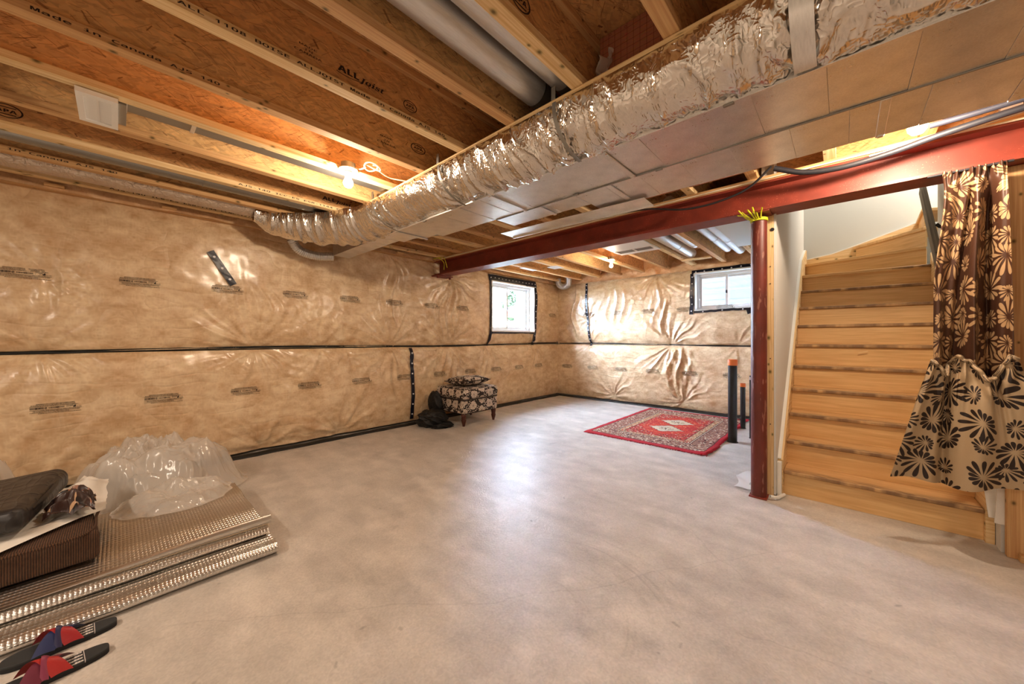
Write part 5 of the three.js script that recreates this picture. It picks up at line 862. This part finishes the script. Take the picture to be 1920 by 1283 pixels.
  heap('large crumpled clear plastic sheet heaped behind the foil sheets', [dome(-3.90, 0.22, 0.50, 0.52, 0.30, 0.004, 121), dome(-4.02, 0.14, 0.34, 0.36, 0.34, 0.012, 141, 0.9)], [-3.8, 0, 0.25]);
  heap('thin clear plastic sheet lying over the back of the foil sheets', [dome(-3.28, 0.26, 0.26, 0.30, 0.07, 0.130, 151)], [-3.28, 0.127, 0.26]);
  heap('smaller crumpled clear plastic sheet at the left photo edge by the wall', [dome(-4.02, -0.85, 0.36, 0.48, 0.38, 0.004, 161)], [-4.0, 0, -0.8]);
}
// ---- flip-flops: heels towards the right, toes out of the frame
{
  const sole = canvasTex(512, 192, (c, w, h) => { c.fillStyle = rgb(44, 46, 48); c.fillRect(0, 0, w, h); c.fillStyle = rgb(214, 206, 200); for (const y of [40, 74, 108, 142]) for (let i = 0; i < 9; i++) c.fillRect(120 + i * 12 + (y % 4), y, 11, 14 + (i % 3) * 3); c.fillStyle = rgb(200, 190, 186); c.font = 'bold 30px sans-serif'; c.fillRect(112, 30, 4, 134); });
  const sm1 = std({ map: sole, roughness: 0.7 }), rub = std({ color: 0x1b1b1d, roughness: 0.8 });
  const make = (label, hx, hb, ang, strapCol) => {
    const t = thing('flip_flop', label, 'sandal', [hx, 0, hb - 0.14], 'pair of flip-flops');
    const L = 0.285, out = [...Array(60)].map((_, i) => { const th = i / 60 * Math.PI * 2, x = L / 2 * Math.cos(th), w = 0.040 + 0.012 * step(-0.02, -0.11, x) - 0.006 * Math.exp(-Math.pow((x - 0.01) / 0.05, 2)); return new THREE.Vector2(x, w * Math.sign(Math.sin(th)) * Math.pow(Math.abs(Math.sin(th)), 0.62)); });
    const mk = (depth, y) => { const g = new THREE.ExtrudeGeometry(new THREE.Shape(out), { depth, bevelEnabled: true, bevelSize: 0.002, bevelThickness: 0.002, bevelSegments: 2 }); g.rotateX(-Math.PI / 2); g.translate(0, y, 0); return g; };
    const place = (g) => { g.rotateY(Math.PI / 2); g.translate(0, 0, L / 2); g.rotateY(ang); g.translate(hx, 0, -hb); return g; };   // local +x = heel end -> world -z
    part(t, 'outsole', place(mk(0.012, 0.002)), rub);
    const top = mk(0.004, 0.017), p = top.attributes.position, uv = top.attributes.uv; for (let i = 0; i < p.count; i++) uv.setXY(i, 0.98 - (p.getX(i) + L / 2) / L * 0.96, (p.getZ(i) + 0.055) / 0.11); part(t, 'footbed', place(top), sm1);
    const band = (x0, z0, x1, z1, w, hgt, col) => place(grid(24, 4, (u, v) => { const x = mix(x0, x1, u) + (v - 0.5) * w, z = mix(z0, z1, u); return [x, 0.022 + hgt * Math.sin(Math.PI * u) * (1 - 0.25 * v) + 0.004 * Math.sin(v * Math.PI), z]; }));
    part(t, 'strap', band(0.035, 0.046, -0.045, -0.05, 0.055, 0.052), std({ color: strapCol[0], roughness: 0.5, side: THREE.DoubleSide })); part(t, 'strap', band(0.03, -0.046, -0.05, 0.05, 0.05, 0.060), std({ color: strapCol[1], roughness: 0.5, side: THREE.DoubleSide })); part(t, 'strap', band(0.0, 0.047, -0.01, -0.047, 0.02, 0.064), std({ color: strapCol[2], roughness: 0.5, side: THREE.DoubleSide }));
  };
  make('black flip-flop with blue and red straps touching the foil sheet', -2.255, -0.005, 0.05, [0x27315e, 0xa11e22, 0x2b2b52]);
  make('black flip-flop with maroon and red straps nearest the camera', -2.085, -0.025, 0.10, [0x6d2238, 0xa8221f, 0x8b3350]);
}

scene.traverse((o) => { if (o.isMesh) { o.castShadow = true; o.receiveShadow = true; } });
renderer.render(scene, camera);
